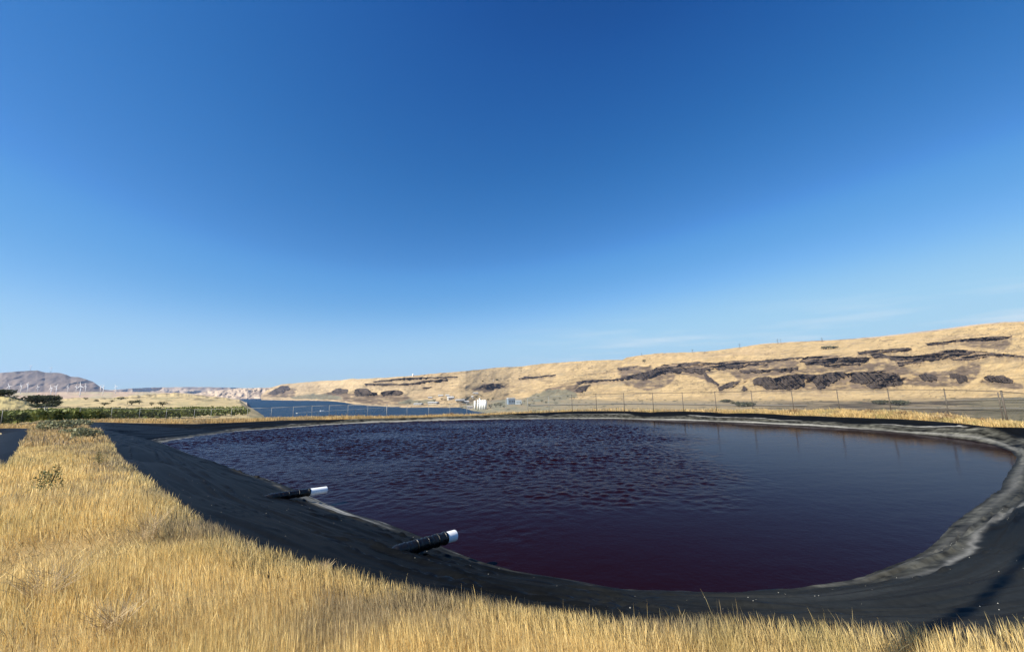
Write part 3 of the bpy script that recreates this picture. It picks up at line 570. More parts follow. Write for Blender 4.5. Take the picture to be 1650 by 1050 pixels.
# ------------------------------------------------------------------ finding spots on the ground and the sheets
def to_px(P):
    c = np.asarray(P) @ MC; return 825+F*c[..., 0]/-c[..., 2], 525-F*c[..., 1]/-c[..., 2]
def on_sheet(us, V, Dd, u, v):
    j = int(np.clip(round((u-us[0])/(us[1]-us[0])), 0, len(us)-1)); col = V[:, j]; k = np.argsort(col)
    d = float(np.interp(v, col[k], Dd[k, j])); return Vector(atd(u, v, d)), d
def on_ground(u, v):
    r = ray(u, v); t = 3.0/abs(r[2])
    for _ in range(60):
        z = float(zg(r[0]*t, r[1]*t)); t += .7*(z/r[2]-t)
    return Vector((r[0]*t, r[1]*t, float(zg(r[0]*t, r[1]*t))))

# ------------------------------------------------------------------ pipes lying out over the water
M_wrap = pmat('black_wrap', (.006, .006, .007), .35, .35, bump=.8, bscale=7.)
M_pvc = pmat('white_pipe', (.9, .9, .88), .4, .4, var=.06, vscale=4.)
def liner_z(x, y):
    k = np.argmin((LX-x)**2+(LY-y)**2); return float(ZL.flat[k])
def pipe(bpx, tpx, z0, frac, label):
    for _ in range(12): p0 = onz(*bpx, z0); z0 += .6*(liner_z(p0[0], p0[1])-.02-z0)
    r = ray(*tpx); n = np.array([.67, .74]); A = np.array([[n[0], -r[0]], [n[1], -r[1]]])
    s, k = np.linalg.solve(A, -p0[:2]); p1 = Vector(k*r); p0 = Vector(p0); ax = (p1-p0)
    t = thing('discharge_pipe', p0, label, 'pipe', 'pipes into the pond')
    x = ax.normalized(); a = x.cross(Vector((0, 0, 1))).normalized(); b = a.cross(x)
    def ringtube(mb, ts, rad, n=24, hollow=False):
        v = []; f = []
        for i, (tt, rr) in enumerate(zip(ts, rad)):
            for j in range(n):
                an = 2*math.pi*j/n; v.append(ax*tt+(a*math.cos(an)+b*math.sin(an))*rr)
        for i in range(len(ts)-1):
            for j in range(n): f.append([i*n+j, i*n+(j+1) % n, (i+1)*n+(j+1) % n, (i+1)*n+j])
        if not hollow: f += [list(range(n))[::-1], [(len(ts)-1)*n+j for j in range(n)]]
        mb.add(v, f)
    ts = np.linspace(-.12, frac, 40); rad = [.138+.008*random.uniform(-1, 1)+.006*math.sin(i*2.1) for i in range(40)]
    for i in range(6): rad[i] *= .5+.1*i
    m = MB(); ringtube(m, ts, rad); m.build('black_sleeve', M_wrap, t, True)
    for k_ in (.30, .48, .66, frac-.03):
        m = MB(); ringtube(m, [k_-.012, k_-.008, k_+.008, k_+.012], [.141, .153, .153, .141]); m.build('strap', M_wrap, t)
    m = MB(); ringtube(m, [frac-.04, .995, 1.0, 1.0, .985, .5], [.13, .13, .128, .112, .11, .11], hollow=True); m.build('pipe_end', M_pvc, t, True)
    return t
pipe((640, 888), (733, 862), -3.92, .82, 'black wrapped pipe with a short white end, the nearer one, lying on the liner')
pipe((436, 801), (526, 788.5), -3.95, .68, 'black wrapped pipe with a long white end, the farther one, lying on the liner')

# ------------------------------------------------------------------ chain link fence round the far bank
def up(p, h): return (p[0], p[1], p[2]+h)
fr = thing('chain_link_fence', posts[0][:3], 'grey chain link fence with steel posts and top rail along the far bank', 'fence')
org = Vector(posts[0][:3]); M_post = pmat('fence_post_steel', (.24, .24, .23), .55, .35, metal=.2)
L3 = [Vector(p[:3])-org for p in posts]; hs = [p[3] for p in posts]; M_post_dark = pmat('dark_post_steel', (.10, .085, .07), .7, .2, var=.3, vscale=3.)  # darker brown steel for the right-hand stretch of the fence
for i, (p, h) in enumerate(zip(L3, hs)):
    m = MB(); big = i in (2, 17, len(L3)-2); r = .06 if big else (.042 if i > 25 else .032)
    m.tube([p-Vector((0, 0, .35)), p+Vector((0, 0, h))], r, 8)
    m.tube([p+Vector((0, 0, h)), p+Vector((0, 0, h+.04)), p+Vector((0, 0, h+.07))], [r*1.25, r*1.2, r*.3], 8)
    m.build('post', M_post_dark if i > 25 else M_post, fr, True)
for lo, hi, mt in ((0, 26, M_post), (26, len(L3)-1, M_post_dark)):
    m = MB()
    for i in range(lo, hi): m.tube([up(L3[i], hs[i]-.03), up(L3[i+1], hs[i+1]-.03)], .03, 6)
    m.build('top_rail', mt, fr, True)
for i, s in ((len(L3)-2, -1), (2, 1)):                 # braces at the two corners
    m = MB(); q = L3[i]+(L3[i+s]-L3[i])*.055; m.tube([up(q, hs[i]-.1), up(q, -.3)], .045, 6); m.tube([up(L3[i], hs[i]*.55), up(q, hs[i]*.5)], .03, 6); m.build('corner_brace', M_post if s > 0 else M_post_dark, fr, True)
V = []; Fc = []
for i in range(len(L3)-1):
    a, b = L3[i], L3[i+1]; ln = (b-a).length; k = int(ln/.22)
    for j in range(-10, k+1):
        for s in (1, -1):
            t0, t1 = j*.22/ln, (j*.22+2.1)/ln
            z0, z1 = 0., 1.
            c0, c1 = max(t0, 0), min(t1, 1)
            if c1 <= c0: continue
            f0, f1 = (c0-t0)/(t1-t0), (c1-t0)/(t1-t0)
            if s < 0: f0, f1 = 1-f0, 1-f1
            h0 = hs[i]*(1-c0)+hs[i+1]*c0-.05; h1 = hs[i]*(1-c1)+hs[i+1]*c1-.05
            p = a.lerp(b, c0)+Vector((0, 0, .05+f0*(h0-.05))); q_ = a.lerp(b, c1)+Vector((0, 0, .05+f1*(h1-.05)))
            w_ = .0028; n = len(V); V += [p+Vector((0, 0, w_)), p-Vector((0, 0, w_)), q_-Vector((0, 0, w_)), q_+Vector((0, 0, w_))]; Fc.append([n, n+1, n+2, n+3])
wm = mesh_obj('wire_mesh', [tuple(v) for v in V], np.array(Fc), M_galv, fr)

# ------------------------------------------------------------------ wind turbines
M_turb = pmat('turbine_white', (.85, .85, .85), .5, .3)
def turbine(base, h, rz, rot, label, group, first=[None]):
    t = thing('wind_turbine', base, label, 'wind turbine', group, rz)
    m = MB(); m.tube([(0, 0, -h*.08), (0, 0, h*.5), (0, 0, h)], [h*.042, h*.034, h*.026], 10); m.build('tower', M_turb, t, True)
    m = MB(); m.box((0, h*.02, h*1.02), (h*.06, h*.15, h*.065)); m.tube([(0, -h*.05, h*1.02), (0, -h*.09, h*1.02), (0, -h*.115, h*1.02)], [h*.035, h*.03, h*.008], 8); m.build('nacelle', M_turb, t)
    for k in range(3):
        a = rot+k*2*math.pi/3; d = Vector((math.sin(a), 0, math.cos(a))); c = Vector((0, -h*.085, h*1.02)); s_ = Vector((d.z, 0, -d.x))
        pr = [(.0, .016), (.08, .026), (.2, .024), (.42, .006)]; v = []; f = []
        for q_, w_ in pr:
            for sx, sy in ((-1, -1), (1, -1), (1, 1), (-1, 1)): v.append(c+d*h*q_+s_*sx*h*w_+Vector((0, sy*h*.007, 0)))
        for i in range(3):
            for j in range(4): f.append([i*4+j, i*4+(j+1) % 4, i*4+4+(j+1) % 4, i*4+4+j])
        f += [[3, 2, 1, 0], [12, 13, 14, 15]]
        MB().add(v, f).build('blade', M_turb, t)
    return t
ORD = ['first', 'second', 'third', 'fourth', 'fifth', 'sixth', 'seventh', 'eighth', 'ninth', 'tenth', 'eleventh', 'twelfth', 'thirteenth', 'fourteenth', 'fifteenth', 'sixteenth', 'seventeenth', 'eighteenth', 'nineteenth', 'twentieth']
row = [(13.3, 634, 8.5), (33, 633, 8.5), (43.7, 632, 9), (60.2, 632.2, 6.5), (81.2, 637, 9), (89.7, 635, 9), (108.7, 631.8, 7), (122.2, 632.2, 7.5), (128.3, 639, 13), (137.2, 632, 8), (161.3, 631.8, 8), (165.6, 635.2, 9), (185.8, 633, 8.5)]
for i, (u, v, hp) in enumerate(row):
    d = 3900+60*(640-v)*1.2; p = Vector(atd(u, v, d))
    turbine(p, hp*d/630*.86, random.uniform(-.5, .3), random.uniform(0, 2), f'white wind turbine, {ORD[i]} from the left in the row on the pale plain', 'turbines on the plain')
for u, v, hp, lb in ((48.7, 597.3, 8, 'distant white wind turbine standing on the dark mountain crest, the left one'), (81.5, 600.3, 8, 'distant white wind turbine standing on the dark mountain crest, the right one')):
    turbine(Vector(atd(u, v, 9400)), hp*9400/630*.6, .2, random.uniform(0, 2), lb, 'turbines on the mountain crest')

# ------------------------------------------------------------------ trees and bushes
def leaf_cloud(blobs, n, size, c0, c1):
    tot = sum(b[3]*b[4]*b[5] for b in blobs); P = []; 
    for (x, y, z, rx, ry, rz) in blobs:
        k = max(6, int(n*rx*ry*rz/tot)); d = rng.normal(size=(k, 3)); d /= np.linalg.norm(d, axis=1)[:, None]
        r = rng.uniform(.35, 1, k)**.45*(1+.22*fbm(d[:, 0]*2.5+x, d[:, 2]*2.5+d[:, 1]*2+y, 7, 3))
        P.append(np.array([x, y, z])+d*r[:, None]*[rx, ry, rz])
    P = np.vstack(P); k = len(P); a = rng.normal(size=(k, 3)); a /= np.linalg.norm(a, axis=1)[:, None]; b = np.cross(a, rng.normal(size=(k, 3))); b /= np.linalg.norm(b, axis=1)[:, None]
    s = (size*rng.uniform(.5, 1.25, k))[:, None]
    V = np.stack([P-a*s*.5, P+b*s*.4, P+a*s*.5, P-b*s*.4], 1).reshape(-1, 3)
    t = rng.uniform(0, 1, (k, 1)); C = np.asarray(c0)*(1-t)+np.asarray(c1)*t
    return V, np.arange(4*k).reshape(-1, 4), np.repeat(C, 4, 0)
DG0, DG1 = (.034, .042, .020), (.09, .098, .045)
def tree(base, wid, hei, label, n=900, c0=DG0, c1=DG1, name='tree', cat='tree', group=None, low=.12):
    t = thing(name, base, label, cat, group)
    bl = []
    for k in range(7):
        a = random.uniform(0, 6.28); q_ = random.uniform(.1, .62); bl.append((math.cos(a)*wid*.5*q_, math.sin(a)*wid*.5*q_, hei*random.uniform(.38+low, .74), wid*random.uniform(.2, .32), wid*random.uniform(.2, .32), hei*random.uniform(.18, .28)))
    bl.append((0, 0, hei*.5, wid*.3, wid*.3, hei*.42))
    V, f, C = leaf_cloud(bl, n, max(wid, hei)*.075, c0, c1); mesh_obj('crown', V, f, M_leaf, t, C)
    m = MB(); m.tube([(0, 0, -hei*.06), (0, 0, hei*.25), (wid*.02, 0, hei*.5)], [wid*.035, wid*.028, wid*.015], 7)
    for k in range(4):
        a = k*1.57+random.uniform(-.4, .4); m.tube([(0, 0, hei*.22), (math.cos(a)*wid*.18, math.sin(a)*wid*.18, hei*.5), (math.cos(a)*wid*.3, math.sin(a)*wid*.3, hei*.68)], [wid*.02, wid*.013, wid*.005], 5)
    m.build('trunk', M_bark, t, True); return t
for u, v, d, wp, hp, lb in [(58, 651.5, 420, 26, 14, 'broad dark green tree on the tan slope above the vineyard, left of the pair'),
                            (80, 652.5, 425, 26, 14.5, 'rounded dark green tree on the tan slope, right of the pair above the vineyard'),
                            (90.5, 655.5, 400, 13, 10, 'small dark tree at the right foot of the two broad trees'),
                            (60, 660, 380, 32, 8.5, 'low wide dark bush in front of the two broad trees, behind the fence'),
                            (4, 638.5, 415, 22, 9.5, 'dark broad tree on top of the grassy knoll at the left edge'),
                            (15, 639.5, 412, 9, 7, 'smaller dark tree beside the broad tree on top of the knoll'),
                            (153.5, 651.5, 820, 8, 8.5, 'single small round tree alone on the tan slope behind the vineyard')]:
    s = d/630.; tree(Vector(atd(u, v, d)), wp*s*.84, hp*s*.74, lb, n=1500 if wp > 12 else 500)
for u, v, w_, h_ in [(25, 642, 7, 4), (20, 644, 4, 2.5), (30, 644.5, 4, 2), (42, 646, 5, 2.4), (12, 644, 5, 2.2), (2, 645, 4, 2), (-30, 640, 9, 5), (35, 648, 3, 1.8)]:
    d = 405; s = d/630.; tree(Vector(atd(u, v, d)), w_*s, h_*s, 'low dark scrub bush scattered on the grassy knoll', n=160, name='bush', cat='bush', group='scrub on the knoll')
for u, v, w_, h_ in [(138, 644, 6, 2.4), (168, 653, 12, 3), (212, 652, 16, 5), (224, 651, 10, 4), (244, 653.5, 8, 4), (262, 654, 14, 5), (180, 648, 7, 2.4), (195, 643.5, 12, 2.4)]:
    p, d = on_sheet(NU, NV, ND, u, v); s = d/630.; tree(p, w_*s, h_*s*1.2, 'low dark shrub scattered on the tan slope behind the vineyard', n=200, name='bush', cat='bush', group='shrubs on the tan slope')
for u, v, w_, h_, lb in [(1038, 584, 9, 5, 'dark round bush alone near the skyline, left of the cliffs'), (1331, 562.5, 15, 4.2, 'long dark thicket on the slope above the cliffs, left half'), (1343, 561.8, 13, 3.4, 'long dark thicket on the slope above the cliffs, right half'),
                         (778, 615.5, 6, 3.6, 'small dark bush above the brown slope patch, the left one'), (801, 613, 9, 3.4, 'dark bush beside the pale post above the brown slope patch')]:
    p, d = on_sheet(HU, HV, HD, u, v); s = d/630.; tree(p, w_*s, h_*s, lb, n=260, name='bush', cat='bush', low=0)
for u, v, w_, h_, lb in [(1201, 654.5, 36, 6, 'long grey green thicket in the valley behind the fence, the larger one'), (1172, 648, 20, 4.5, 'small grey green thicket in the valley behind the fence'), (1418, 652, 20, 6, 'dark olive tree in the brown valley behind the fence, left of two'), (1450, 652.5, 22, 6.5, 'dark olive tree in the brown valley behind the fence, right of two')]:
    p, d = on_sheet(VU, VV, VD, u, v); s = d/630.; tree(p, w_*s, h_*s, lb, n=700, c0=(.045, .05, .03), c1=(.10, .10, .06), name='bush', cat='bush', low=0)
town = [(660, 651), (676, 650.5), (700, 647.5), (712, 645), (718, 646), (731, 642), (745, 645), (752, 642), (757, 657), (763, 656), (752, 659), (744, 659), (790, 657.5), (799, 656), (806, 655.5), (812, 657), (787, 645), (794, 644), (768, 641), (840, 653), (845, 648), (858, 646), (873, 648), (880, 650), (893, 646), (902, 643), (915, 640), (925, 642), (776, 639.5), (738, 650), (867, 640), (853, 654)]
tp = None
for i, (u, v) in enumerate(town):
    p, d = on_sheet(VU, VV, VD, u, v) if v > np.interp(u, bu, bv) else on_sheet(HU, HV, HD, u, v)
    sc_ = d/630.*random.uniform(.8, 1.3)*(1.7 if u in (790, 799, 806) else 1)
    if tp is None: tp = tree((0, 0, 0), 6.5, 4.2, 'small dark tree among the town buildings across the river', n=150, group='trees among the town buildings', low=0); tp.location = p; tp.scale = (sc_,)*3
    else: dup(tp, p, random.uniform(0, 6), scale=sc_)

# vineyard: rows of vines below the tan slope
VP = []; VC = []
for t_ in np.linspace(8.5, 17.5, 8):
    i = int(t_)
    for j in range(0, np.searchsorted(NU, 402)):
        P = atd(NU[j], NV[i, j], ND[i, j]); s = ND[i, j]/630.
        if NU[j] > 300 and rng.uniform() < (NU[j]-300)/220: continue
        for k in range(5): VP.append(P+[rng.uniform(-.7, .7)*s, rng.uniform(-.5, .5), rng.uniform(.15, 1.55)*(.8+.4*noise(NU[j]/9, i*1.3, 203))]); VC.append(fbm(NU[j]/25, i*.7, 201, 2))
VP = np.array(VP); k = len(VP); a = rng.normal(size=(k, 3)); a /= np.linalg.norm(a, axis=1)[:, None]; b = np.cross(a, rng.normal(size=(k, 3))); b /= np.linalg.norm(b, axis=1)[:, None]
s_ = rng.uniform(.35, .75, (k, 1)); t_ = np.clip(rng.uniform(0, .8, (k, 1))+.4*np.array(VC)[:, None], 0, 1)
vy = mesh_obj('vineyard', np.stack([VP-a*s_*.5, VP+b*s_*.45, VP+a*s_*.5, VP-b*s_*.45], 1).reshape(-1, 3), np.arange(4*k).reshape(-1, 4), M_leaf, col=np.repeat(np.array([.075, .095, .022])*(1-t_)+np.array([.27, .29, .08])*t_, 4, 0))
tag(vy, 'green rows of grapevines behind the fence on the left', 'vineyard', kind='stuff')

# ------------------------------------------------------------------ the town across the river
def flat(c, r=.8): return pmat('painted_wall', c, r, .15)
M_wall = flat((.46, .44, .40)); M_wall2 = flat((.33, .30, .27)); M_roof = flat((.52, .52, .50), .5); M_roof2 = flat((.16, .13, .12)); M_blue = flat((.20, .25, .31)); M_win = pmat('dark_glass', (.02, .025, .03), .1, .5)
def house(u, v, wp, hp, label, wall=M_wall, roof=M_roof, cat='house', name='house', flatroof=False, rz=.2, deep=.7):
    p, d = on_sheet(VU, VV, VD, u, v) if v > np.interp(u, bu, bv) else on_sheet(HU, HV, HD, u, v)
    s = d/630.; W_, H_ = wp*s, hp*s; D_ = W_*deep; t = thing(name, p, label, cat, 'buildings of the town', rz)
    hw = H_ if flatroof else H_*.62
    MB().box((0, 0, hw/2-H_*.15), (W_, D_, hw+H_*.3)).build('wall', wall, t)
    if flatroof: MB().box((0, 0, hw+.06*H_), (W_*1.04, D_*1.04, H_*.1)).build('roof', roof, t)
    else:
        o = .06*W_; x, y = W_/2+o, D_/2+o; MB().add([(-x, -y, hw), (x, -y, hw), (x, y, hw), (-x, y, hw), (-x, 0, H_), (x, 0, H_)], [[3, 2, 1, 0], [0, 1, 5, 4], [2, 3, 4, 5], [1, 2, 5], [3, 0, 4]]).build('roof', roof, t)
    for q_ in (-.28, .05, .32): MB().box((q_*W_, -D_/2-.02*s, hw*.5), (W_*.13, .06*s, hw*.3)).build('window', M_win, t)
    return t
house(710, 638.5, 7, 2.6, 'pale house with a white roof, upper left of the town'); house(721, 637.8, 5.5, 2.4, 'small pale house with a white roof next to the grey lot')
house(726, 643.5, 9, 5, 'large pale grey house with a white roof in mid town', rz=.5); house(741, 645.3, 13, 2.2, 'long low white shed right of the large house', cat='shed', name='shed')
house(698, 649.8, 14, 2.6, 'long white roofed waterfront building by the river', cat='building', name='waterfront_building', rz=-.15); house(674, 651.6, 12, 2.2, 'low white roofed boathouse nearer the river bend', cat='boathouse', name='boathouse', rz=-.2)
house(757.5, 658.5, 8, 5, 'grey shed just left of the white silos', wall=M_wall, roof=M_wall2, cat='shed', name='shed'); house(751, 648, 8, 2.4, 'low pale shed behind the silos on the left', cat='shed', name='shed')
house(693, 641.5, 6, 2.2, 'small brown house at the foot of the tan hill', wall=M_wall2, roof=M_roof); house(766, 634, 8, 2, 'long pale house high above the silos'); house(761, 641, 3, 3.4, 'narrow white house above the silos')
house(823.5, 651, 11.5, 9, 'grey block building with a white flat roof right of the silos', wall=M_blue, roof=M_roof, flatroof=True, cat='warehouse', name='warehouse', rz=.35); house(835.5, 651, 9, 6, 'pale blue grey shed beside the grey block building', wall=flat((.42, .47, .50)), roof=M_wall, flatroof=True, cat='shed', name='shed', rz=.1)
M_silo = pmat('silo_white', (.84, .82, .76), .6, .2, var=.05, vscale=.15)
def silo(u, v, wp, hp, label, n=1, head=False):
    p, d = on_sheet(VU, VV, VD, u, v); s = d/630.; t = thing('grain_silo', p, label, 'silo', 'white grain silos')
    r = wp*s/2/(1+.75*(n-1))
    for k in range(n):
        x = (k-(n-1)/2)*r*1.5; m = MB(); m.tube([(x, 0, -hp*s*.1), (x, 0, hp*s*.9)], r, 20); m.build('cylinder_wall', M_silo, t, True)
        m = MB(); m.tube([(x, 0, hp*s*.9), (x, 0, hp*s*1.0)], [r*1.02, r*.25], 20); m.build('roof', M_silo, t)
    if head:
        MB().box((-wp*s*.42, 0, hp*s*1.03), (wp*s*.16, r*.9, hp*s*.34)).build('headhouse', M_silo, t)
    return t
silo(765.3, 659, 3.2, 13.5, 'slim white grain silo, leftmost of the group'); silo(770.2, 659, 2.6, 15, 'narrow white silo between the slim one and the wide one'); silo(778, 659, 12, 14.5, 'wide white grain elevator made of joined silos', 3, True)
p, d = on_sheet(HU, HV, HD, 665.5, 606.5)
t = thing('water_tank', p, 'small white tank standing on the skyline above the river bend', 'water tank'); s = d/630.
m = MB(); m.tube([(0, 0, -1*s), (0, 0, 3.9*s), (0, 0, 4.5*s)], [1.15*s, 1.15*s, .3*s], 14); m.build('tank_wall', M_white, t, True); m = MB(); m.tube([(1.2*s, 0, 0), (1.2*s, 0, 4*s)], .08*s, 5); m.build('ladder', M_galv, t)
p, d = on_sheet(HU, HV, HD, 795, 615); s = d/630.; t = thing('marker_post', p, 'pale upright marker post above the brown slope patch', 'post'); m = MB(); m.tube([(0, 0, -s), (0, 0, 4.5*s)], [.35*s, .25*s], 6); m.tube([(0, 0, 4.5*s), (0, 0, 4.8*s)], [.45*s, .4*s], 6); m.build('shaft', M_conc, t)

# power pylons along the skyline
def pylon(u, v, hp, label):
    p, d = on_sheet(HU, HV, HD, u, v+1); s = d/630.; h = hp*s; w_ = h*.11; r = .065*s
    t = thing('power_pylon', p, label, 'power pylon', 'pylons on the skyline', random.uniform(-.3, .3)); m = MB()
    for x, y in ((-1, -1), (1, -1), (1, 1), (-1, 1)): m.tube([(x*w_, y*w_, -h*.1), (x*w_*.25, y*w_*.25, h*.75), (0, 0, h)], [r, r*.8, r*.5], 4)
    for k in range(4):
        z0, z1 = h*.18*k, h*.18*(k+1); a0, a1 = w_*(1-.24*k), w_*(1-.24*(k+1)); m.tube([(-a0, -a0, z0), (a1, -a1, z1)], r*.5, 3); m.tube([(a0, a0, z0), (-a1, a1, z1)], r*.5, 3)
    m.build('lattice_tower', M_dark, t)
    for z, l in ((.66, .34), (.8, .28), (.92, .18)): mm = MB(); mm.tube([(-h*l, 0, h*z), (h*l, 0, h*z)], r*.7, 4); mm.build('crossarm', M_dark, t)
for i, a in enumerate([(1034, 572, 4.5), (1116, 567.5, 6), (1192, 560, 7), (1253.5, 553.5, 7.5), (1258.5, 553, 7), (1325, 550, 6)]): pylon(*a, f'thin lattice power pylon on the skyline, {ORD[i]} from the left')

# road bridge over the river
A = onz(478, 666, -76.); B = onz(642, 655.8, -78.); A = Vector(A); B = Vector(B); br = thing('road_bridge', A, 'long grey road bridge on piers over the river', 'bridge'); ab = B-A; ln = ab.length; dirn = ab.normalized(); sd_ = dirn.cross(Vector((0, 0, 1))).normalized()
def prism(mb, p, q, w_, h):
    s_ = sd_*w_/2; z = Vector((0, 0, h)); mb.add([p-s_, p+s_, q+s_, q-s_, p-s_+z, p+s_+z, q+s_+z, q-s_+z], [[3, 2, 1, 0], [4, 5, 6, 7], [0, 1, 5, 4], [1, 2, 6, 5], [2, 3, 7, 6], [3, 0, 4, 7]])
m = MB(); prism(m, Vector((0, 0, 0)), ab, 10, 1.6); m.build('deck', M_conc, br)
for s in (-1, 1): m = MB(); prism(m, sd_*s*4.8+Vector((0, 0, 1.6)), ab+sd_*s*4.8+Vector((0, 0, 1.6)), .4, 1.1); m.build('parapet', M_conc, br)
for uu_ in (495, 512.3, 541.3, 557.5, 573, 588.3, 603.5, 620):
    dr = ray(uu_, 660); a = np.array([[dirn.x, -dr[0]], [dirn.y, -dr[1]]]); k = np.linalg.solve(a, [-A.x, -A.y])[0]
    q_ = dirn*k; m = MB(); m.tube([(q_.x, q_.y, ZR-A.z-3), (q_.x, q_.y, q_.z)], [2.1, 1.6], 8); m.build('pier', M_conc, br)
dr = ray(518.5, 660); k = np.linalg.solve(np.array([[dirn.x, -dr[0]], [dirn.y, -dr[1]]]), [-A.x, -A.y])[0]; q_ = A+dirn*k+Vector((0, 0, 1.62))
tk = thing('white_truck', q_, 'white box truck driving on the road bridge', 'truck', rz=math.atan2(dirn.y, dirn.x))
MB().box((0, 0, 2.7), (11.5, 2.6, 3.4)).build('cargo_box', M_white, tk); MB().box((7.4, 0, 1.9), (2.4, 2.5, 2.6)).build('cab', M_white, tk)
for x in (-4.5, -3.2, 4, 7.4): m = MB(); m.tube([(x, -1.25, .5), (x, 1.25, .5)], .5, 10); m.build('wheel', M_dark, tk)
sb = mesh_obj('sandbar', [Vector(onz(u, v, ZR+.8)) for u, v in ((391, 642.6), (398, 642.3), (406, 641), (404, 640.2), (396, 640.8), (391, 641.6))]+[Vector(onz(u, v, ZR-1)) for u, v in ((391, 642.6), (398, 642.3), (406, 641), (404, 640.2), (396, 640.8), (391, 641.6))], [[0, 1, 2, 3, 4, 5]]+[[i, (i+1) % 6, 6+(i+1) % 6, 6+i] for i in range(6)], pmat('pale_sand', (.75, .72, .66), .9, .1)); tag(sb, kind='structure')

# ------------------------------------------------------------------ dry grass
def blades(x, y, h, wd, lean, az, col, z=None, head=None):
    n = len(x); z = zg(x, y)-.03 if z is None else z; ph = rng.uniform(0, np.pi, n)
    wx, wy = np.cos(ph), np.sin(ph); S = np.array([0, .45, .78, 1.0]); prof = np.array([.9, .75, .55, .06])[None].repeat(n, 0)
    if head is not None: prof[head] = [.6, .55, 1.35, .15]
    V = np.zeros((n, 4, 2, 3)); dx, dy = np.cos(az), np.sin(az)
    for k, s in enumerate(S):
        bx = x+dx*lean*h*s**1.8; by = y+dy*lean*h*s**1.8; bz = z+h*s*(1-.28*lean*s)
        for j, sg in enumerate((-1, 1)):
            V[:, k, j, 0] = bx+sg*wx*wd*.5*prof[:, k]; V[:, k, j, 1] = by+sg*wy*wd*.5*prof[:, k]; V[:, k, j, 2] = bz
    i = np.arange(n)[:, None]*8; f = np.concatenate([i+np.array([0, 1, 3, 2]), i+np.array([2, 3, 5, 4]), i+np.array([4, 5, 7, 6])], 1).reshape(-1, 4)
    return V.reshape(-1, 3), f, np.repeat(col, 8, 0)
def grass_field(x0, x1, y0, y1, dens, rmin, rmax, wd, hm, cond, tint=1., lmul=1.):
    n = int((x1-x0)*(y1-y0)*dens); x = rng.uniform(x0, x1, n); y = rng.uniform(y0, y1, n); r = np.hypot(x, y); k = (r >= rmin) & (r < rmax); x, y = x[k], y[k]
    u, v = to_px(np.stack([x, y, zg(x, y)+.3], -1)); k = (u > -130) & (u < 1780) & (v < 1190) & (y > .5); x, y = x[k], y[k]
    a = sdist(x, y, Rim); b = sdist(x, y, P2); k = (a < -.1) & (b < -.15) & cond(x, y, a); x, y, a = x[k], y[k], a[k]
    cl = noise(x*1.1, y*1.1, 301); k = rng.uniform(size=len(x)) < .35+.9*cl; x, y, a = x[k], y[k], a[k]; n = len(x)
    big = fbm(x*.3, y*.3, 303); mid = fbm(x*1.2, y*1.2, 305); h = hm*(1+.28*big+.22*mid)*rng.uniform(.55, 1.2, n)*(1-.25*sm(-.5, -.1, a))
    tall = rng.uniform(size=n) < .02; h = np.where(tall, h*1.35, h)
    lodge = sm(.25, .6, fbm(x*.55+11, y*.55, 315)); lean = lmul*np.abs(rng.normal(.17, .15, n))+.5*lodge*rng.uniform(.3, 1, n); h = h*(1-.12*lodge); az = np.where(rng.uniform(size=n) < .6, 2.6+.9*fbm(x*.5, y*.5, 307), rng.uniform(0, 6.28, n))
    t = rng.uniform(0, 1, n)[:, None]; c = np.array([.84, .60, .22])*(1-t)+np.array([.98, .79, .39])*t; c = c*tint
    g = sm(.1, .65, fbm(x*.45+3, y*.45, 309)+.25*rng.normal(size=n))[:, None]; c = c*(1-.4*g)+np.array([.48, .32, .14])*.4*g
    g = sm(.22, .6, fbm(x*.6, y*.6+9, 311)+.2*rng.normal(size=n))[:, None]; c = c*(1-.75*g)+np.array([.36, .29, .20])*.75*g
    gr = (sm(.15, .6, fbm(x*.7+31, y*.7, 313)+.2*rng.normal(size=n))*(.25+.5*sm(1, 4, x)))[:, None]; c = c*(1-.7*gr)+np.array([.36, .35, .13])*.7*gr
    c = c*rng.uniform(.58, 1.22, (n, 1)); dk = (rng.uniform(size=n) < .11)[:, None]; c = np.where(dk, c*.42, c)  # some blades darkened at random, standing in for shaded gaps
    return blades(x, y, h, wd*rng.uniform(.6, 1.3, n), lean, az, c, head=rng.uniform(size=n) < .4)
def join(name, parts, mat):
    V = []; f = []; C = []; o = 0
    for v, q_, c in parts: V.append(v); f.append(q_+o); C.append(c); o += len(v)
    return mesh_obj(name, np.vstack(V), np.vstack(f), mat, col=np.vstack(C))
al = lambda x, y, a: np.ones(len(x), bool)
nearb = lambda x, y, a: (y < 34)
P_ = [grass_field(-9, 9, .5, 7, 3300, 0, 6, .0032, .33, nearb), grass_field(-14, 14, .5, 13, 1750, 6, 10, .0050, .33, nearb), grass_field(-20, 12, .5, 18, 900, 10, 16, .0074, .33, nearb), grass_field(-36, 12, 5, 32, 380, 16, 34, .0125, .33, al)]
P_ += [grass_field(-14, 12, .5, 14, 46, 0, 16, .0030, .41, lambda x, y, a: (y < 34) & (a > -1.1), tint=np.array([.85, .85, .95]), lmul=.8)]
dg = join('dry_grass', P_, M_grass); tag(dg, 'golden dry grass on the berm in the foreground', 'dry grass', kind='stuff')
FX = np.array([p[0] for p in posts]); FY = np.array([p[1] for p in posts])
fence_r = lambda x, y: np.interp(np.arctan2(x, y), np.arctan2(FX, FY), np.hypot(FX, FY))
def farc(x, y, a): return (np.hypot(x, y) < fence_r(x, y)+9) & ~((a > -1.3-.5*fbm(x*.3, y*.3, 321)) & (y > 40) & (x < -18))
P_ = [grass_field(-75, 48, 18, 85, 75, 34, 100, .045, .5, farc, tint=np.array([.74, .70, .74]))]
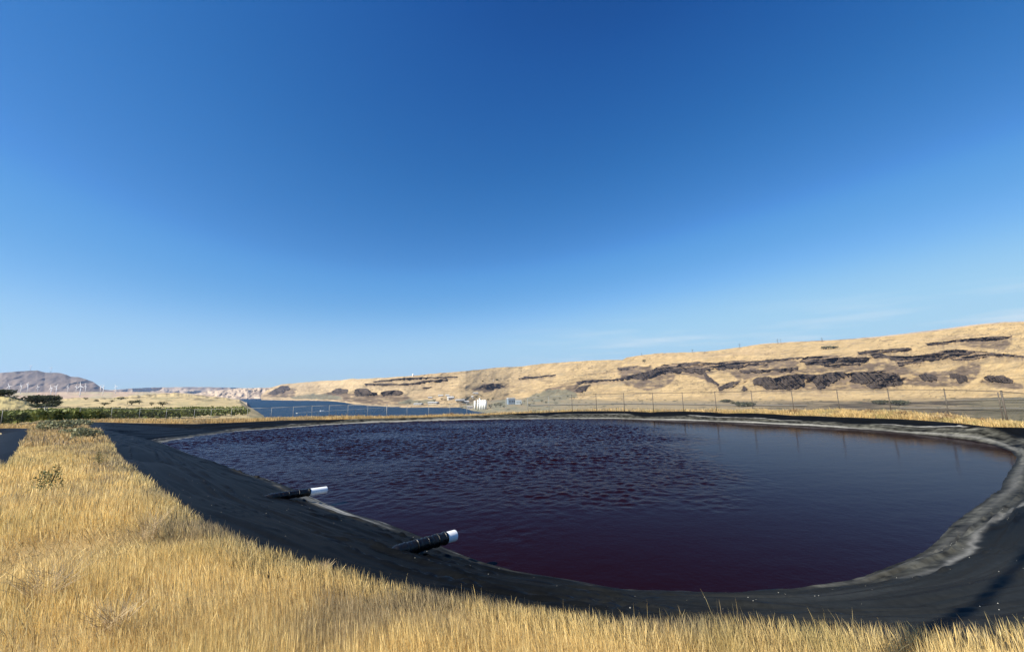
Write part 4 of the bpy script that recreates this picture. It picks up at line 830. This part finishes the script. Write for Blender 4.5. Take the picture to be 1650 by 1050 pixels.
P_ += [grass_field(18, 48, 14, 50, 110, 0, 60, .03, .5, lambda x, y, a: (np.hypot(x, y) < fence_r(x, y)+6) & (np.hypot(x, y) > 26), tint=np.array([.82, .8, .82]), lmul=2.)]
fg = join('dry_grass', P_, M_grass); tag(fg, 'strip of golden brown dry grass along the far bank by the fence', 'dry grass', kind='stuff')

# ------------------------------------------------------------------ shrubs and weeds on the banks
def sage(p, wd, h, label, n=500, c0=(.17, .17, .09), c1=(.36, .36, .21), name='sagebrush', cat='shrub', group=None):
    t = thing(name, p, label, cat, group); bl = [(random.uniform(-.4, .4)*wd*.6, random.uniform(-.4, .4)*wd*.6, h*random.uniform(.35, .62), wd*.26, wd*.26, h*.36) for _ in range(6)]
    V, f, C = leaf_cloud(bl, n, wd*.07, c0, c1); mesh_obj('foliage', V, f, M_leaf, t, C)
    m = MB()
    for k in range(7):
        a = random.uniform(0, 6.28); m.tube([(0, 0, -.05), (math.cos(a)*wd*.14, math.sin(a)*wd*.14, h*.35), (math.cos(a)*wd*.3, math.sin(a)*wd*.3, h*.8)], [.03*wd*.5, .02*wd*.5, .006*wd], 4)
    m.build('stem', M_bark, t); return t
for u, v, w_, h_, lb in [(96, 697, 26, 14, 'grey green sagebrush on the berm, the left and largest clump near its far end'), (122, 690, 22, 11, 'grey green sagebrush on the berm, the farthest clump'), (138, 712, 24, 17, 'grey green sagebrush on the berm, the nearest clump by the liner edge'), (112, 704, 18, 9, 'low pale sagebrush between the larger clumps on the berm')]:
    p = on_ground(u, v); s = p.length/630.; sage(p, w_*s*1.3, h_*s*1.0, lb, 1100)
for u, v, w_, h_, lb in [(71, 800, 22, 36, 'upright green weed in the dry grass, left side of the berm'), (160, 752, 10, 19, 'thin green weed in the dry grass near the liner edge')]:
    p = on_ground(u, v); s = p.length/630.; sage(p, w_*s*1.2, h_*s*1.0, lb, 420, (.10, .11, .04), (.24, .23, .09), 'green_weed', 'weed')
for u, v, w_, h_, lb in [(70, 985, 70, 42, 'grey dead weed tangle in the dry grass at lower left'), (238, 880, 46, 34, 'pinkish grey dead weed tangle in the mid berm grass'), (520, 928, 30, 15, 'dry brown weed at the grass edge above the near liner'), (180, 1040, 60, 40, 'grey dead weed tangle at the bottom left of the grass')]:
    p = on_ground(u, v); s = p.length/630.; t = thing('dead_weed', p, lb, 'weed'); m = MB()
    for k in range(60):
        a = random.uniform(0, 6.28); r = w_*s*.5*random.uniform(.3, 1); z = h_*s*random.uniform(.6, 1.15); b_ = a+random.uniform(-.7, .7)
        m.tube([(math.cos(b_)*r*.3, math.sin(b_)*r*.3, 0), (math.cos(a)*r*.5, math.sin(a)*r*.5, z*.65), (math.cos(b_)*r, math.sin(b_)*r, z)], [.003, .0025, .0015], 3)
        if k % 2: m.tube([(math.cos(a)*r*.5, math.sin(a)*r*.5, z*.65), (math.cos(a+1)*r*.8, math.sin(a+1)*r*.8, z*.9)], [.003, .0012], 3)
    m.build('stem', pmat('dead_stem', (.47, .36, .21), .9, .1), t)
sp = None
for i in range(44):
    u = 300+i*30.5+random.uniform(-12, 12); a = math.atan((u-825)/630); rr = float(fence_r(np.sin(a), np.cos(a)))-random.uniform(1.5, 4.5 if u < 1300 else 6); x, y = math.sin(a)*rr, math.cos(a)*rr
    if float(sdist(np.array([x]), np.array([y]), Rim)[0]) > -.8: continue
    sc_ = random.uniform(.55, 1.15)
    if sp is None: sp = sage((0, 0, 0), 1.5, .75, 'low brown dried shrub in the grass strip along the far bank', 260, (.20, .12, .06), (.40, .27, .13), 'dried_shrub', 'shrub', 'dried shrubs along the far bank'); r_ = sp; sp.location = (x, y, float(zg(x, y))); sp.scale = (sc_,)*3
    else: dup(sp, (x, y, float(zg(x, y))), random.uniform(0, 6), scale=sc_)

# pale stones and flecks lying on the near liner
Vs = []; Fs = []
li = [(i, j) for i in range(10, 88) for j in range(NS)]
for k in rng.choice(len(li), 2600, replace=False):
    i, j = li[k]; x, y, z = LX[i, j], LY[i, j], ZL[i, j]
    if y > 17 or rng.uniform() > .5*(.4+.6*(x > 4)): continue
    r = rng.uniform(.004, .012); n = len(Vs)
    Vs += [(x+r, y, z+r*.3), (x, y+r*.8, z+r*.2), (x-r, y, z+r*.3), (x, y-r*.9, z+r*.2), (x, y, z+r), (x, y, z-r)]; Fs += [[n, n+1, n+4], [n+1, n+2, n+4], [n+2, n+3, n+4], [n+3, n, n+4], [n+1, n, n+5], [n+2, n+1, n+5], [n+3, n+2, n+5], [n, n+3, n+5]]
pb = mesh_obj('pebbles', Vs, Fs, pmat('pale_stone', (.32, .31, .28), .9, .1)); tag(pb, 'pale grit and pebbles scattered over the near liner', 'pebbles', kind='stuff')

# utility pole behind the viewer; its shadow crosses the grass and the liner at lower right
pp = Vector((-3.42, -.58, 0)); pp.z = float(zg(pp.x, pp.y)); t = thing('utility_pole', pp, 'tall slim pole whose shadow crosses the lower right', 'utility pole')
m = MB(); m.tube([(0, 0, -.5), (0, 0, 6), (0, 0, 14)], [.115, .105, .095], 12); m.build('pole', pmat('dull_steel', (.2, .2, .2), .9, .1), t, True)

# ------------------------------------------------------------------ air
hz = mesh_obj('haze', [(x, y, z) for z in (-101, 760) for x, y in ((-17000, -1500), (17000, -1500), (17000, 17000), (-17000, 17000))], [[3, 2, 1, 0], [4, 5, 6, 7], [0, 1, 5, 4], [1, 2, 6, 5], [2, 3, 7, 6], [3, 0, 4, 7]], bpy.data.materials.new('haze_air')); tag(hz, 'thin blue summer haze filling the valley', 'haze', kind='stuff')
hm_ = hz.data.materials[0]; hm_.use_nodes = True; t = hm_.node_tree
for n in list(t.nodes):
    if n.bl_idname != 'ShaderNodeOutputMaterial': t.nodes.remove(n)
pv = t.nodes.new('ShaderNodeVolumePrincipled'); pv.inputs['Color'].default_value = (.5, .66, 1, 1); pv.inputs['Density'].default_value = 2.8e-5; pv.inputs['Anisotropy'].default_value = .2
t.links.new(pv.outputs[0], t.nodes['Material Output'].inputs['Volume'])
